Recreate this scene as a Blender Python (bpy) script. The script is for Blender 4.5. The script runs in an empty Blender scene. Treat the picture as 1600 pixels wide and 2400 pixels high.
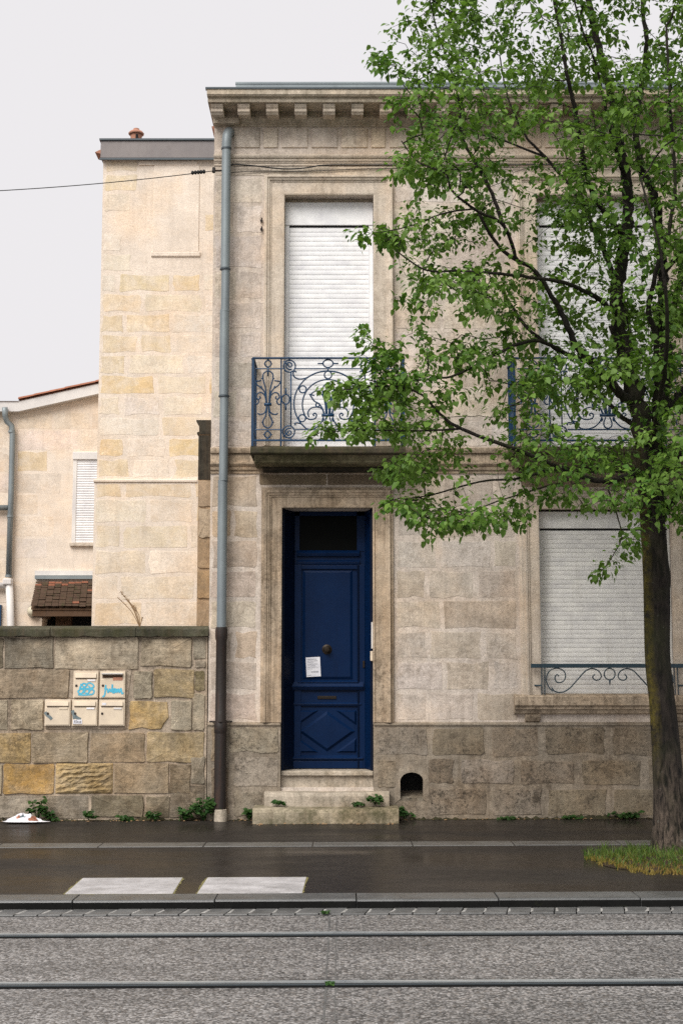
import bpy, math, random
import numpy as np
from mathutils import Vector, Matrix, Quaternion

random.seed(7); np.random.seed(7)
S = bpy.context.scene
COL = S.collection
PI = math.pi

# ------------------------------------------------------------------ camera
F_PX, PITCH, CAM_Y, CAM_H = 3333.0, math.radians(6.8), -16.3, 1.54
cam_d = bpy.data.cameras.new('camera'); cam = bpy.data.objects.new('camera', cam_d); COL.objects.link(cam)
cam.location = (0, CAM_Y, CAM_H); cam.rotation_euler = (PI/2 + PITCH, 0, 0)
cam_d.sensor_fit = 'VERTICAL'; cam_d.sensor_height = 36; cam_d.lens = 50
cam_d.clip_start = 0.1; cam_d.clip_end = 2000
S.camera = cam

# ------------------------------------------------------------------ sky, sun, exposure
SUN_EL, SUN_AZ = math.radians(48), math.radians(-30)     # azimuth from straight behind the camera, to the left
W = bpy.data.worlds.new('World'); S.world = W; W.use_nodes = True
nt = W.node_tree; nt.nodes.clear()
sky = nt.nodes.new('ShaderNodeTexSky'); sky.sky_type = 'NISHITA'; sky.sun_disc = False
sky.sun_elevation = SUN_EL; sky.sun_rotation = PI - SUN_AZ
sky.air_density = 1.0; sky.dust_density = 8.0; sky.ozone_density = 1.0
hs = nt.nodes.new('ShaderNodeHueSaturation'); hs.inputs['Saturation'].default_value = 0.08
mx = nt.nodes.new('ShaderNodeMixRGB'); mx.inputs[0].default_value = 0.93; mx.inputs[2].default_value = (3.44, 3.36, 3.44, 1)
bg = nt.nodes.new('ShaderNodeBackground'); bg.inputs['Strength'].default_value = 0.1
wo = nt.nodes.new('ShaderNodeOutputWorld')
nt.links.new(sky.outputs[0], hs.inputs['Color']); nt.links.new(hs.outputs[0], mx.inputs[1])
nt.links.new(mx.outputs[0], bg.inputs[0]); nt.links.new(bg.outputs[0], wo.inputs[0])
sd = bpy.data.lights.new('sun', 'SUN'); sd.energy = 1.5; sd.angle = math.radians(40); sd.color = (1.0, 0.965, 0.92)
sun = bpy.data.objects.new('sun', sd); COL.objects.link(sun)
to_sun = Vector((math.sin(SUN_AZ)*math.cos(SUN_EL), -math.cos(SUN_AZ)*math.cos(SUN_EL), math.sin(SUN_EL)))
sun.rotation_euler = to_sun.to_track_quat('Z', 'Y').to_euler()
S.view_settings.view_transform = 'Standard'; S.view_settings.look = 'None'
S.view_settings.exposure = 1.33; S.view_settings.gamma = 1.0; S.view_settings.use_curve_mapping = False
S.cycles.use_denoising = False
S.cycles.max_bounces = 6

# ------------------------------------------------------------------ measuring: a direction in the photograph to a point on the plane y = Y
CP, SP = math.cos(PITCH), math.sin(PITCH)
def P(px, py, Y=0.0):
    vx, vy = (px-800)/F_PX, (1200-py)/F_PX
    t = (Y-CAM_Y)/(CP-vy*SP)
    return Vector((vx*t, Y, CAM_H+(SP+vy*CP)*t))
def fx(px, py=1200, Y=0.0): return P(px, py, Y).x
def fz(py, Y=0.0): return P(800, py, Y).z
def G(px, py, z=0.0):
    vx, vy = (px-800)/F_PX, (1200-py)/F_PX
    t = (z-CAM_H)/(SP+vy*CP)
    return Vector((vx*t, CAM_Y+(CP-vy*SP)*t, z))
SLOPE = 0.0045                                   # the street climbs slightly to the right

# ------------------------------------------------------------------ mesh building
class MB:
    def __init__(s): s.v, s.f, s.m = [], [], []
    def add(s, vs, fs, mi=0):
        o = len(s.v); s.v += [tuple(p) for p in vs]; s.f += [tuple(i+o for i in f) for f in fs]; s.m += [mi]*len(fs)
        return s
    def box(s, x0, x1, y0, y1, z0, z1, mi=0):
        if x0 > x1: x0, x1 = x1, x0
        if y0 > y1: y0, y1 = y1, y0
        if z0 > z1: z0, z1 = z1, z0
        vs = [(x, y, z) for z in (z0, z1) for y in (y0, y1) for x in (x0, x1)]
        return s.add(vs, [(0,2,3,1), (4,5,7,6), (0,1,5,4), (2,6,7,3), (0,4,6,2), (1,3,7,5)], mi)
    def prism_y(s, poly, y0, y1, mi=0):           # poly: (x, z) counter-clockwise seen from -y
        n = len(poly)
        vs = [(x, y0, z) for x, z in poly] + [(x, y1, z) for x, z in poly]
        fs = [tuple(range(n)), tuple(range(2*n-1, n-1, -1))] + [(i, i+n, (i+1) % n+n, (i+1) % n) for i in range(n)]
        return s.add(vs, fs, mi)
    def prism_x(s, poly, x0, x1, mi=0):           # poly: (y, z)
        n = len(poly)
        vs = [(x0, y, z) for y, z in poly] + [(x1, y, z) for y, z in poly]
        fs = [tuple(range(n)), tuple(range(2*n-1, n-1, -1))] + [(i, i+n, (i+1) % n+n, (i+1) % n) for i in range(n)]
        return s.add(vs, fs, mi)
    def tube(s, pts, r, n=8, mi=0, cap=True):
        pts = [Vector(p) for p in pts]
        rs = r if isinstance(r, (list, tuple)) else [r]*len(pts)
        o = len(s.v); up = None
        for i, p in enumerate(pts):
            d = (pts[min(i+1, len(pts)-1)]-pts[max(i-1, 0)])
            if d.length < 1e-9: d = Vector((0, 0, 1))
            d.normalize()
            if up is None:
                up = d.orthogonal().normalized()
            else:
                up = up-d*up.dot(d)
                up = up.normalized() if up.length > 1e-6 else d.orthogonal().normalized()
            side = d.cross(up)
            for k in range(n):
                a = 2*PI*(k+.5)/n
                s.v.append(tuple(p+(up*math.cos(a)+side*math.sin(a))*rs[i]))
        for i in range(len(pts)-1):
            for k in range(n):
                a, b = o+i*n+k, o+i*n+(k+1) % n
                s.f.append((a, b, b+n, a+n)); s.m.append(mi)
        if cap:
            s.f.append(tuple(o+k for k in range(n-1, -1, -1))); s.m.append(mi)
            e = o+(len(pts)-1)*n
            s.f.append(tuple(e+k for k in range(n))); s.m.append(mi)
        return s
    def lathe(s, prof, c, n=16, mi=0, axis='z'):  # prof: (r, h)
        o = len(s.v)
        for r, h in prof:
            for k in range(n):
                a = 2*PI*k/n
                if axis == 'z': s.v.append((c[0]+r*math.cos(a), c[1]+r*math.sin(a), c[2]+h))
                else: s.v.append((c[0]+r*math.cos(a), c[1]-h, c[2]+r*math.sin(a)))
        for i in range(len(prof)-1):
            for k in range(n):
                a, b = o+i*n+k, o+i*n+(k+1) % n
                s.f.append((a, b, b+n, a+n)); s.m.append(mi)
        s.f.append(tuple(o+k for k in range(n-1, -1, -1))); s.m.append(mi)
        e = o+(len(prof)-1)*n
        s.f.append(tuple(e+k for k in range(n))); s.m.append(mi)
        return s
    def frame(s, x0, x1, zb, z1, prof, y=0.0, mi=0):   # moulding round left, top, right; prof: (outward, proud)
        o = len(s.v); n = len(prof)
        for d, h in prof:
            for x, z in ((x0-d, zb), (x0-d, z1+d), (x1+d, z1+d), (x1+d, zb)): s.v.append((x, y-h, z))
        for i in range(n-1):
            for k in range(3):
                a = o+i*4+k
                s.f.append((a, a+1, a+5, a+4)); s.m.append(mi)
        for k in (0, 3):
            s.f.append(tuple(o+i*4+k for i in range(n))); s.m.append(mi)
        return s
    def mesh(s, name, mats, slope=False):
        me = bpy.data.meshes.new(name)
        vs = [(x, y, z+SLOPE*x) for x, y, z in s.v] if slope else s.v
        me.from_pydata(vs, [], s.f)
        for m in (mats if isinstance(mats, (list, tuple)) else [mats]): me.materials.append(m)
        if any(s.m): me.polygons.foreach_set('material_index', s.m)
        me.update()
        return me
    def build(s, name, mats, parent=None, color=None, smooth=False, bevel=0, slope=False, fix=True):
        me = s.mesh(name, mats, slope)
        if fix:
            import bmesh
            bm = bmesh.new(); bm.from_mesh(me); bmesh.ops.recalc_face_normals(bm, faces=bm.faces); bm.to_mesh(me); bm.free()
        return link(name, me, parent, color, smooth, bevel)
def link(name, me, parent=None, color=None, smooth=False, bevel=0):
    o = bpy.data.objects.new(name, me); COL.objects.link(o)
    if parent is not None: o.parent = parent
    if color is not None: o.color = (*color, 1)
    if smooth:
        me.polygons.foreach_set('use_smooth', [True]*len(me.polygons))
        if smooth == 'auto':
            mo = o.modifiers.new('edges', 'EDGE_SPLIT'); mo.split_angle = math.radians(40)
    if bevel:
        b = o.modifiers.new('bevel', 'BEVEL'); b.width = bevel; b.segments = 2; b.limit_method = 'ANGLE'; b.angle_limit = math.radians(50)
    return o
def empty(name, loc=(0, 0, 0)):
    o = bpy.data.objects.new(name, None); COL.objects.link(o); o.location = loc; return o
def tag(o, label=None, cat=None, group=None, kind=None):
    if label: o['label'] = label
    if cat: o['category'] = cat
    if group: o['group'] = group
    if kind: o['kind'] = kind
    return o

# ------------------------------------------------------------------ materials
class NT:
    def __init__(s, name):
        s.mat = bpy.data.materials.new(name); s.mat.use_nodes = True
        s.t = s.mat.node_tree; s.t.nodes.clear()
        s.out = s.t.nodes.new('ShaderNodeOutputMaterial'); s.bsdf = s.t.nodes.new('ShaderNodeBsdfPrincipled')
        s.t.links.new(s.bsdf.outputs[0], s.out.inputs[0])
    def n(s, typ, **kw):
        nd = s.t.nodes.new('ShaderNode'+typ)
        for k, v in kw.items():
            if k.startswith('_'): setattr(nd, k[1:], v)
            else: s.set(nd.inputs[k.replace('0x', '')] if not k.startswith('i') or not k[1:].isdigit() else nd.inputs[int(k[1:])], v)
        return nd
    def set(s, sock, v):
        if hasattr(v, 'is_output') or isinstance(v, bpy.types.NodeSocket): s.t.links.new(v, sock)
        else:
            if isinstance(v, tuple) and len(v) == 3 and sock.type == 'RGBA': v = (*v, 1)
            sock.default_value = v
    def pos(s, scale=(1, 1, 1), rnd=0.0):
        g = s.n('NewGeometry').outputs['Position']
        if rnd:
            oi = s.n('ObjectInfo').outputs['Random']
            sc = s.n('VectorMath', _operation='SCALE', i0=(37.0, 11.0, 53.0), Scale=s.math('MULTIPLY', oi, rnd))
            g = s.n('VectorMath', _operation='ADD', i0=g, i1=sc.outputs[0]).outputs[0]
        if scale != (1, 1, 1): g = s.n('VectorMath', _operation='MULTIPLY', i0=g, i1=scale).outputs[0]
        return g
    def math(s, op, a, b=0.0, c=None):
        nd = s.n('Math', _operation=op, i0=a, i1=b)
        if c is not None: s.set(nd.inputs[2], c)
        return nd.outputs[0]
    def noise(s, vec, scale, detail=6, rough=.6, dist=0.0):
        return s.n('TexNoise', Vector=vec, Scale=scale, Detail=float(detail), Roughness=rough, Distortion=dist).outputs['Fac']
    def ramp(s, fac, lo, hi, a=0.0, b=1.0):
        nd = s.n('MapRange', i0=fac, i1=lo, i2=hi, i3=a, i4=b); nd.clamp = True
        return nd.outputs[0]
    def mix(s, fac, a, b, mode='MIX'):
        nd = s.n('MixRGB', i0=fac, i1=a, i2=b); nd.blend_type = mode
        return nd.outputs[0]
    def mul(s, col, f):
        c = s.n('CombineXYZ', i0=f, i1=f, i2=f).outputs[0]
        return s.mix(1.0, col, c, 'MULTIPLY')
    def bump(s, h, strength=.5, dist=.01):
        b = s.n('Bump', Strength=strength, Distance=dist, Height=h); s.set(s.bsdf.inputs['Normal'], b.outputs[0])
    def done(s, color, rough=.8, spec=None, metal=None):
        s.set(s.bsdf.inputs['Base Color'], color); s.set(s.bsdf.inputs['Roughness'], rough)
        if spec is not None: s.set(s.bsdf.inputs['Specular IOR Level'], spec)
        if metal is not None: s.set(s.bsdf.inputs['Metallic'], metal)
        return s.mat

def objcol(m): return m.n('ObjectInfo').outputs['Color']

def stone_mat(name, pits=.5, streak=.3, dirt=(.05, .04, .028), relief=.6, base=None, var=.28, algae=0.0, fleck=1.0, patch=.5, beds=.3, fade=None):
    m = NT(name)
    p = m.pos(rnd=1.0); pw = m.pos()
    big = m.noise(p, 2.6, 7, .66); grain = m.noise(p, 70, 4, .75); mid = m.noise(p, 10, 9, .78, .3)
    bed = m.noise(m.pos((3, 3, 24), 1.0), 1.7, 8, .72)
    c = base if base else objcol(m)
    if fade: c = m.mix(m.math('MULTIPLY', m.ramp(m.noise(p, 4.2, 6, .7, .4), .42, .60), fade[1]), c, fade[0])
    f = m.math('MULTIPLY', m.ramp(big, .32, .68, 1-var, 1+var*.7), m.ramp(grain, .32, .68, .74, 1.22))
    f = m.math('MULTIPLY', f, m.ramp(bed, .34, .66, 1-.18*beds, 1+.14*beds))
    c = m.mul(c, f)
    warm = m.ramp(m.noise(pw, 1.1, 6, .65), .46, .66)
    c = m.mix(m.math('MULTIPLY', warm, .45), c, m.mix(1, c, (1.10, .93, .74), 'MULTIPLY'))
    area = m.ramp(m.noise(pw, 1.5, 6, .68), .40, .62)
    pit = m.math('MULTIPLY', m.ramp(mid, .46, .59), m.ramp(area, 0, 1, .22, 1))
    c = m.mix(m.math('MULTIPLY', pit, pits), c, dirt)
    c = m.mix(m.math('MULTIPLY', m.math('MULTIPLY', area, m.ramp(big, .45, .62)), patch*pits), c, m.mix(1, c, (.50, .46, .42), 'MULTIPLY'))
    blot = m.math('MULTIPLY', m.ramp(m.noise(pw, 5.5, 7, .72, .5), .50, .66), m.ramp(area, 0, 1, .3, 1))
    c = m.mix(m.math('MULTIPLY', blot, .75*patch*min(1, pits*1.4)), c, m.mix(1, c, (.48, .42, .36), 'MULTIPLY'))
    sp = m.ramp(m.noise(p, 30, 6, .85), .52, .60)
    c = m.mix(m.math('MULTIPLY', m.math('MULTIPLY', sp, m.ramp(area, 0, 1, .35, 1)), min(1, .8*pits*fleck)), c, (.03, .026, .02))
    st = m.ramp(m.noise(m.pos((8, 8, .5)), 1.7, 7, .7, .3), .48, .68)
    c = m.mix(m.math('MULTIPLY', st, streak), c, (.085, .06, .038))
    if algae:
        al = m.ramp(m.noise(pw, 3.4, 8, .8), .42, .62)
        c = m.mix(m.math('MULTIPLY', al, algae), c, (.048, .05, .018))
    h = m.math('ADD', m.math('MULTIPLY', mid, .9), m.math('MULTIPLY', grain, .4))
    h = m.math('ADD', h, m.math('MULTIPLY', bed, .5*beds))
    m.bump(h, relief, .014)
    return m.done(c, .92, .2)

def paint_mat(name, col, rough=.5, wear=.15, wearcol=(.1, .09, .08), bump=.15, scale=14, spec=.4, metal=0.0, use_obj=False):
    m = NT(name); p = m.pos(rnd=.3)
    n1 = m.noise(p, scale, 8, .7); n2 = m.noise(m.pos((9, 9, .8)), 1.7, 6, .6)
    c = objcol(m) if use_obj else col
    c = m.mul(c, m.ramp(m.noise(p, scale*.3, 5, .6), .3, .7, .84, 1.12)) if use_obj else m.mix(1, col, m.n('CombineXYZ', i0=m.ramp(m.noise(p, scale*.3, 5, .6), .3, .7, .84, 1.12), i1=m.ramp(m.noise(p, scale*.3, 5, .6), .3, .7, .84, 1.12), i2=m.ramp(m.noise(p, scale*.3, 5, .6), .3, .7, .86, 1.1)).outputs[0], 'MULTIPLY')
    c = m.mix(m.math('MULTIPLY', m.ramp(n1, .6, .72), wear), c, wearcol)
    c = m.mix(m.math('MULTIPLY', m.ramp(n2, .52, .72), wear), c, wearcol)
    m.bump(m.noise(p, scale*2.2, 4, .6), bump, .004)
    return m.done(c, m.ramp(n1, .3, .7, rough*.8, min(1, rough*1.2)), spec, metal)

M = {}
M['facade'] = stone_mat('facade_stone', .42, .2, (.20, .155, .11), relief=.6, patch=.75)
M['mortar'] = stone_mat('facade_mortar', .35, .2, (.2, .15, .105), base=(.63, .55, .475), var=.2, relief=.35)
M['trim'] = stone_mat('moulded_stone', .32, .26, (.18, .135, .09), base=(.62, .535, .44), var=.18, relief=.35)
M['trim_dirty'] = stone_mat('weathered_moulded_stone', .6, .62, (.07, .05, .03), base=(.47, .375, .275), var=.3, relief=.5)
M['cornice'] = stone_mat('cornice_stone', .4, .4, (.07, .055, .03), base=(.58, .50, .40), var=.25, relief=.35, algae=.28)
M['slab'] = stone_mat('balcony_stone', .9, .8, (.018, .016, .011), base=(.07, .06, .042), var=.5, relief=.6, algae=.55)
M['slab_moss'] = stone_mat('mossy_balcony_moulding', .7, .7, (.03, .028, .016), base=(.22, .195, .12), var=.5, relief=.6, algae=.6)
M['plinth'] = stone_mat('plinth_stone', .75, .25, (.06, .05, .038), relief=1.1, fleck=1.8, patch=.8)
M['plinth_mortar'] = stone_mat('plinth_mortar', .6, .4, (.07, .055, .04), base=(.32, .27, .21), var=.35, relief=.8)
M['rubble'] = stone_mat('garden_wall_stone', .58, .25, (.07, .052, .03), relief=1.1, var=.42, beds=1.0, patch=.7, fade=((.44, .37, .275), .4))
M['rubble_mortar'] = stone_mat('garden_wall_mortar', .6, .4, (.06, .048, .03), base=(.45, .37, .285), var=.35, relief=.9)
M['coping'] = stone_mat('coping_stone', .95, .7, (.022, .024, .014), base=(.10, .095, .07), var=.6, relief=1.0, algae=.6, patch=1.0)
M['rear'] = stone_mat('rear_wall_stone', .22, .10, (.40, .27, .13), var=.15, relief=.3, fleck=.2, patch=.2, fade=((.74, .655, .555), .55))
M['rear_mortar'] = stone_mat('rear_wall_mortar', .18, .10, (.46, .36, .24), base=(.74, .645, .545), var=.12, relief=.25, fleck=.2, patch=.2)
M['step'] = stone_mat('step_stone', .6, .3, (.06, .055, .03), base=(.50, .43, .345), var=.3, relief=.6, algae=.2)
M['step_moss'] = stone_mat('mossy_step_stone', .7, .4, (.05, .05, .022), base=(.38, .325, .235), var=.35, relief=.7, algae=.75)
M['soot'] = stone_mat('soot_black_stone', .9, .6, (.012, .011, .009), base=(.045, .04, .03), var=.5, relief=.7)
M['shutter'] = paint_mat('shutter_white', (.80, .795, .80), .45, .22, (.55, .53, .50), .05)
M['shutter_low'] = paint_mat('shutter_greyed', (.72, .70, .66), .5, .26, (.42, .39, .34), .05)
M['iron'] = paint_mat('blue_iron', (.006, .038, .092), .4, .3, (.005, .014, .03), .3, 40)
M['iron_teal'] = paint_mat('teal_iron', (.018, .042, .058), .45, .4, (.015, .014, .014), .3, 40)
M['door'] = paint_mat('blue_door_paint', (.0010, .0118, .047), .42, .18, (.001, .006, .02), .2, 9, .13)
M['door_shaded'] = paint_mat('shaded_door_paint', (.0007, .005, .019), .5, .2, (.001, .004, .012), .2, 9, .15)  # door blue with the shade of the left jamb put into the colour
M['zinc'] = paint_mat('zinc', (.205, .235, .245), .5, .35, (.13, .15, .155), .25, 6, .5, .25)
M['zinc_dark'] = paint_mat('dark_zinc', (.06, .075, .085), .5, .3, (.04, .05, .05), .25, 6, .5, .25)
M['zinc_roof'] = paint_mat('zinc_roof', (.42, .46, .49), .45, .2, (.3, .33, .35), .2, 3, .5, .2)
M['flashing'] = paint_mat('parapet_flashing', (.185, .165, .16), .55, .25, (.12, .10, .09), .25, 5, .4, .2)
M['castiron'] = paint_mat('rusty_cast_iron', (.016, .011, .009), .65, .45, (.075, .028, .012), .7, 16)
M['terracotta'] = paint_mat('terracotta', (.42, .20, .13), .85, .3, (.2, .12, .09), .4, 12)
M['tile'] = paint_mat('mossy_roof_tile', (.10, .062, .04), .9, .8, (.055, .058, .02), .6, 10)
M['tile_red'] = paint_mat('red_roof_tile', (.30, .12, .07), .9, .4, (.12, .08, .04), .5, 10)
M['white'] = paint_mat('white_paint', (.66, .63, .60), .6, .15, (.4, .36, .31), .15, 8)
M['boxpaint'] = paint_mat('mailbox_beige', (.64, .535, .405), .5, .2, (.48, .37, .26), .12, 18)
M['graffiti'] = paint_mat('blue_spray', (.07, .42, .58), .6, .2, (.3, .4, .42), .1, 60)
M['greymark'] = paint_mat('grey_scuff', (.13, .17, .18), .7, .4, (.3, .27, .22), .2, 60)
M['paper'] = paint_mat('white_paper', (.70, .69, .72), .8, .03, (.5, .5, .5), .05, 30)
M['ink'] = paint_mat('grey_ink', (.16, .16, .18), .8, 0, (.1, .1, .1), .0, 30)
M['brass'] = paint_mat('tarnished_brass', (.020, .013, .007), .5, .4, (.03, .02, .012), .4, 40, .5, .6)
M['black'] = paint_mat('dark_void', (.006, .006, .006), .9, 0, (0, 0, 0), 0)
M['wood_slot_shade'] = paint_mat('brown_wood_slot_shade', (.085, .045, .022), .8, .4, (.03, .018, .01), .4, 12)  # wood, also used for the painted shadow in the mailbox slots
M['cable'] = paint_mat('black_cable', (.012, .012, .012), .6, .1, (.05, .05, .05), .1)
M['glass'] = NT('dark_glass').done((.003, .0034, .003), .4, .04)
M['lampglass'] = paint_mat('lamp_glass', (.62, .56, .42), .25, .2, (.4, .3, .15), .05, 30)
M['steel'] = paint_mat('rail_steel', (.36, .38, .385), .28, .35, (.16, .15, .145), .2, 14, .5, .3)
M['rubber'] = paint_mat('rail_sealant', (.010, .010, .010), .95, .2, (.02, .02, .02), .3, 30, .03)

def wet_asphalt(name, base=.018, tint=(1.2, 1.0, .80)):
    m = NT(name); p = m.pos()
    gr = m.noise(p, 190, 3, .7); pud = m.noise(m.pos((.55, 1.5, 1)), .75, 5, .55); mid = m.noise(p, 7, 7, .7)
    b = m.math('MULTIPLY', m.ramp(gr, .3, .7, base*.55, base*1.6), m.ramp(mid, .3, .7, .75, 1.25))
    c = m.n('CombineXYZ', i0=m.math('MULTIPLY', b, tint[0]), i1=m.math('MULTIPLY', b, tint[1]), i2=m.math('MULTIPLY', b, tint[2])).outputs[0]
    fl = m.ramp(m.n('TexVoronoi', Vector=p, Scale=26.0).outputs['Distance'], .035, .06, 1, 0)
    fl = m.math('MULTIPLY', fl, m.ramp(m.noise(p, 3.1, 3, .5), .5, .7))
    c = m.mix(m.math('MULTIPLY', fl, .6), c, (.16, .14, .11))
    wet = m.ramp(pud, .38, .62)
    bp = m.n('Bump', Strength=m.ramp(wet, 0, 1, .16, .03), Distance=.003, Height=m.math('ADD', gr, m.math('MULTIPLY', mid, .4))).outputs[0]
    df = m.n('BsdfDiffuse', Color=c, Normal=bp); gl = m.n('BsdfGlossy', Color=(.95, .96, 1.0), Roughness=m.ramp(wet, 0, 1, .34, .13), Normal=bp)
    ms = m.n('MixShader', i0=m.ramp(wet, 0, 1, .08, .25), i1=df.outputs[0], i2=gl.outputs[0])
    m.t.links.new(ms.outputs[0], m.out.inputs[0]); m.t.nodes.remove(m.bsdf)
    return m.mat
M['asphalt'] = wet_asphalt('wet_asphalt')
def aggregate(name):
    m = NT(name); p = m.pos()
    pv = m.n('VectorMath', _operation='ADD', i0=p, i1=m.n('VectorMath', _operation='SCALE', i0=m.n('TexNoise', Vector=p, Scale=60.0).outputs['Color'], Scale=.012).outputs[0]).outputs[0]
    v = m.n('TexVoronoi', Vector=pv, Scale=56.0); v2 = m.n('TexVoronoi', Vector=pv, Scale=100.0)
    r = m.n('SeparateColor', i0=v.outputs['Color']); r2 = m.n('SeparateColor', i0=v2.outputs['Color'])
    g = m.math('POWER', r.outputs[0], 1.7)
    c = m.mix(g, (.05, .049, .049), (.34, .325, .315))
    c = m.mix(m.math('MULTIPLY', m.ramp(r2.outputs[1], .7, .95), .7), c, (.42, .405, .39))
    c = m.mix(m.math('MULTIPLY', m.ramp(r.outputs[2], .72, .95), .4), c, (.20, .165, .135))
    c = m.mix(m.ramp(v.outputs['Distance'], .45, .8, 0, .75), c, (.035, .032, .03))
    stain = m.ramp(m.noise(m.pos((.5, 1.6, 1)), 1.1, 6, .65), .34, .64, .70, 1.15)
    stain = m.math('MULTIPLY', stain, m.ramp(m.noise(p, 9, 5, .7), .3, .7, .8, 1.15))
    c = m.mul(c, stain)
    m.bump(m.math('SUBTRACT', g, v.outputs['Distance']), .55, .006)
    return m.done(c, .48, .45)
M['aggregate'] = aggregate('exposed_aggregate')
def kerb_mat(name, base, rough=.45, spec=.5):
    m = NT(name); p = m.pos(rnd=1.0); gr = m.noise(p, 120, 4, .75); b = m.noise(p, 4, 6, .65)
    c = m.mul(base, m.math('MULTIPLY', m.ramp(gr, .3, .7, .6, 1.35), m.ramp(b, .3, .7, .65, 1.2)))
    c = m.mix(m.math('MULTIPLY', m.ramp(m.noise(m.pos((1.5, 6, 3)), 3, 6, .7), .6, .75), .5), c, (.035, .04, .018))
    m.bump(gr, .35, .004)
    return m.done(c, m.ramp(b, .3, .7, rough*.7, min(1, rough*1.25)), spec)
M['kerb'] = kerb_mat('kerb_granite', (.085, .087, .086), .34)
M['kerbface'] = kerb_mat('dark_kerb_face_granite', (.010, .010, .0095), .9, .06)  # front faces of the kerb, much darker than the tops
M['strip'] = kerb_mat('flush_kerb_stone', (.10, .097, .09), .4)
M['gutter'] = kerb_mat('gutter_stone', (.115, .115, .112), .42)
M['panel'] = kerb_mat('pale_paving', (.40, .385, .385), .6)
M['jointmortar'] = kerb_mat('joint_mortar', (.33, .32, .30), .7)
M['grass_moss'] = paint_mat('yellow_moss', (.16, .14, .05), .95, .7, (.06, .055, .02), .6, 30)
M['footdirt'] = stone_mat('mossy_dirt', .8, .3, (.015, .012, .008), base=(.05, .045, .024), var=.5, relief=1.2, algae=.6)
M['soil'] = stone_mat('soil', .8, .2, (.02, .014, .008), base=(.05, .034, .018), var=.5, relief=1.2)

def leaf_mat(name, a, b, c3, rough=.5, trans=.28):
    m = NT(name)
    rnd = m.math('FRACT', m.math('ADD', m.n('NewGeometry').outputs['Random Per Island'], m.n('ObjectInfo').outputs['Random']))
    big = m.noise(m.pos(), .9, 3, .5)
    c = m.mix(rnd, a, b); c = m.mix(m.ramp(big, .42, .66, 0, .7), c, c3)
    c = m.mul(c, m.ramp(m.noise(m.pos(), 40, 3, .6), .3, .7, .85, 1.15))
    m.done(c, rough, .2)
    tr = m.n('BsdfTranslucent', Color=m.mix(1, c, (1.5, 1.7, .75), 'MULTIPLY'))
    ms = m.n('MixShader', i0=trans, i1=m.bsdf.outputs[0], i2=tr.outputs[0])
    m.t.links.new(ms.outputs[0], m.out.inputs[0])
    return m.mat
M['leaf'] = leaf_mat('linden_leaf', (.046, .112, .018), (.130, .225, .036), (.140, .225, .046))
M['weed'] = leaf_mat('weed_leaf', (.022, .062, .016), (.05, .105, .025), (.035, .075, .02))
M['grass'] = leaf_mat('grass_blade', (.045, .10, .02), (.12, .15, .03), (.07, .12, .025))
M['grass_dry'] = leaf_mat('yellow_grass_blade', (.24, .17, .04), (.17, .16, .035), (.20, .12, .045))
M['drystem'] = paint_mat('dry_stem', (.26, .16, .08), .9, .3, (.1, .06, .03), .2, 40)
def bark_mat():
    m = NT('linden_bark')
    v = m.pos((1, 1, .22)); n1 = m.noise(v, 26, 8, .72, .6); n2 = m.noise(m.pos(), 5, 6, .65)
    nrm = m.n('SeparateXYZ', i0=m.n('NewGeometry').outputs['Normal']); z = m.n('SeparateXYZ', i0=m.pos()).outputs[2]
    c = m.mix(m.ramp(n1, .38, .62), (.005, .004, .0035), (.032, .025, .020))
    c = m.mul(c, m.ramp(n2, .3, .7, .65, 1.3))
    low = m.math('MULTIPLY', m.ramp(z, 1.0, .1), .7)
    c = m.mix(m.math('MULTIPLY', low, m.ramp(n1, .4, .62)), c, (.19, .145, .11))
    ms = m.math('MULTIPLY', m.ramp(nrm.outputs[0], -.35, -.92), m.ramp(m.noise(m.pos(), 11, 8, .78), .40, .60))
    ms = m.math('MULTIPLY', ms, m.math('MULTIPLY', m.ramp(z, .55, 1.3), m.ramp(z, 4.3, 2.6)))
    c = m.mix(ms, c, (.125, .098, .014))
    g = m.math('MULTIPLY', m.ramp(m.noise(m.pos(), 2.4, 7, .7), .44, .64), .5)
    c = m.mix(g, c, (.024, .028, .009))
    lich = m.ramp(m.noise(m.pos(), 17, 4, .6), .69, .73)
    c = m.mix(m.math('MULTIPLY', lich, .6), c, (.18, .19, .16))
    m.bump(m.math('ADD', n1, m.math('MULTIPLY', n2, .6)), 1.0, .02)
    return m.done(c, .9, .25)
M['bark'] = bark_mat()

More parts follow.
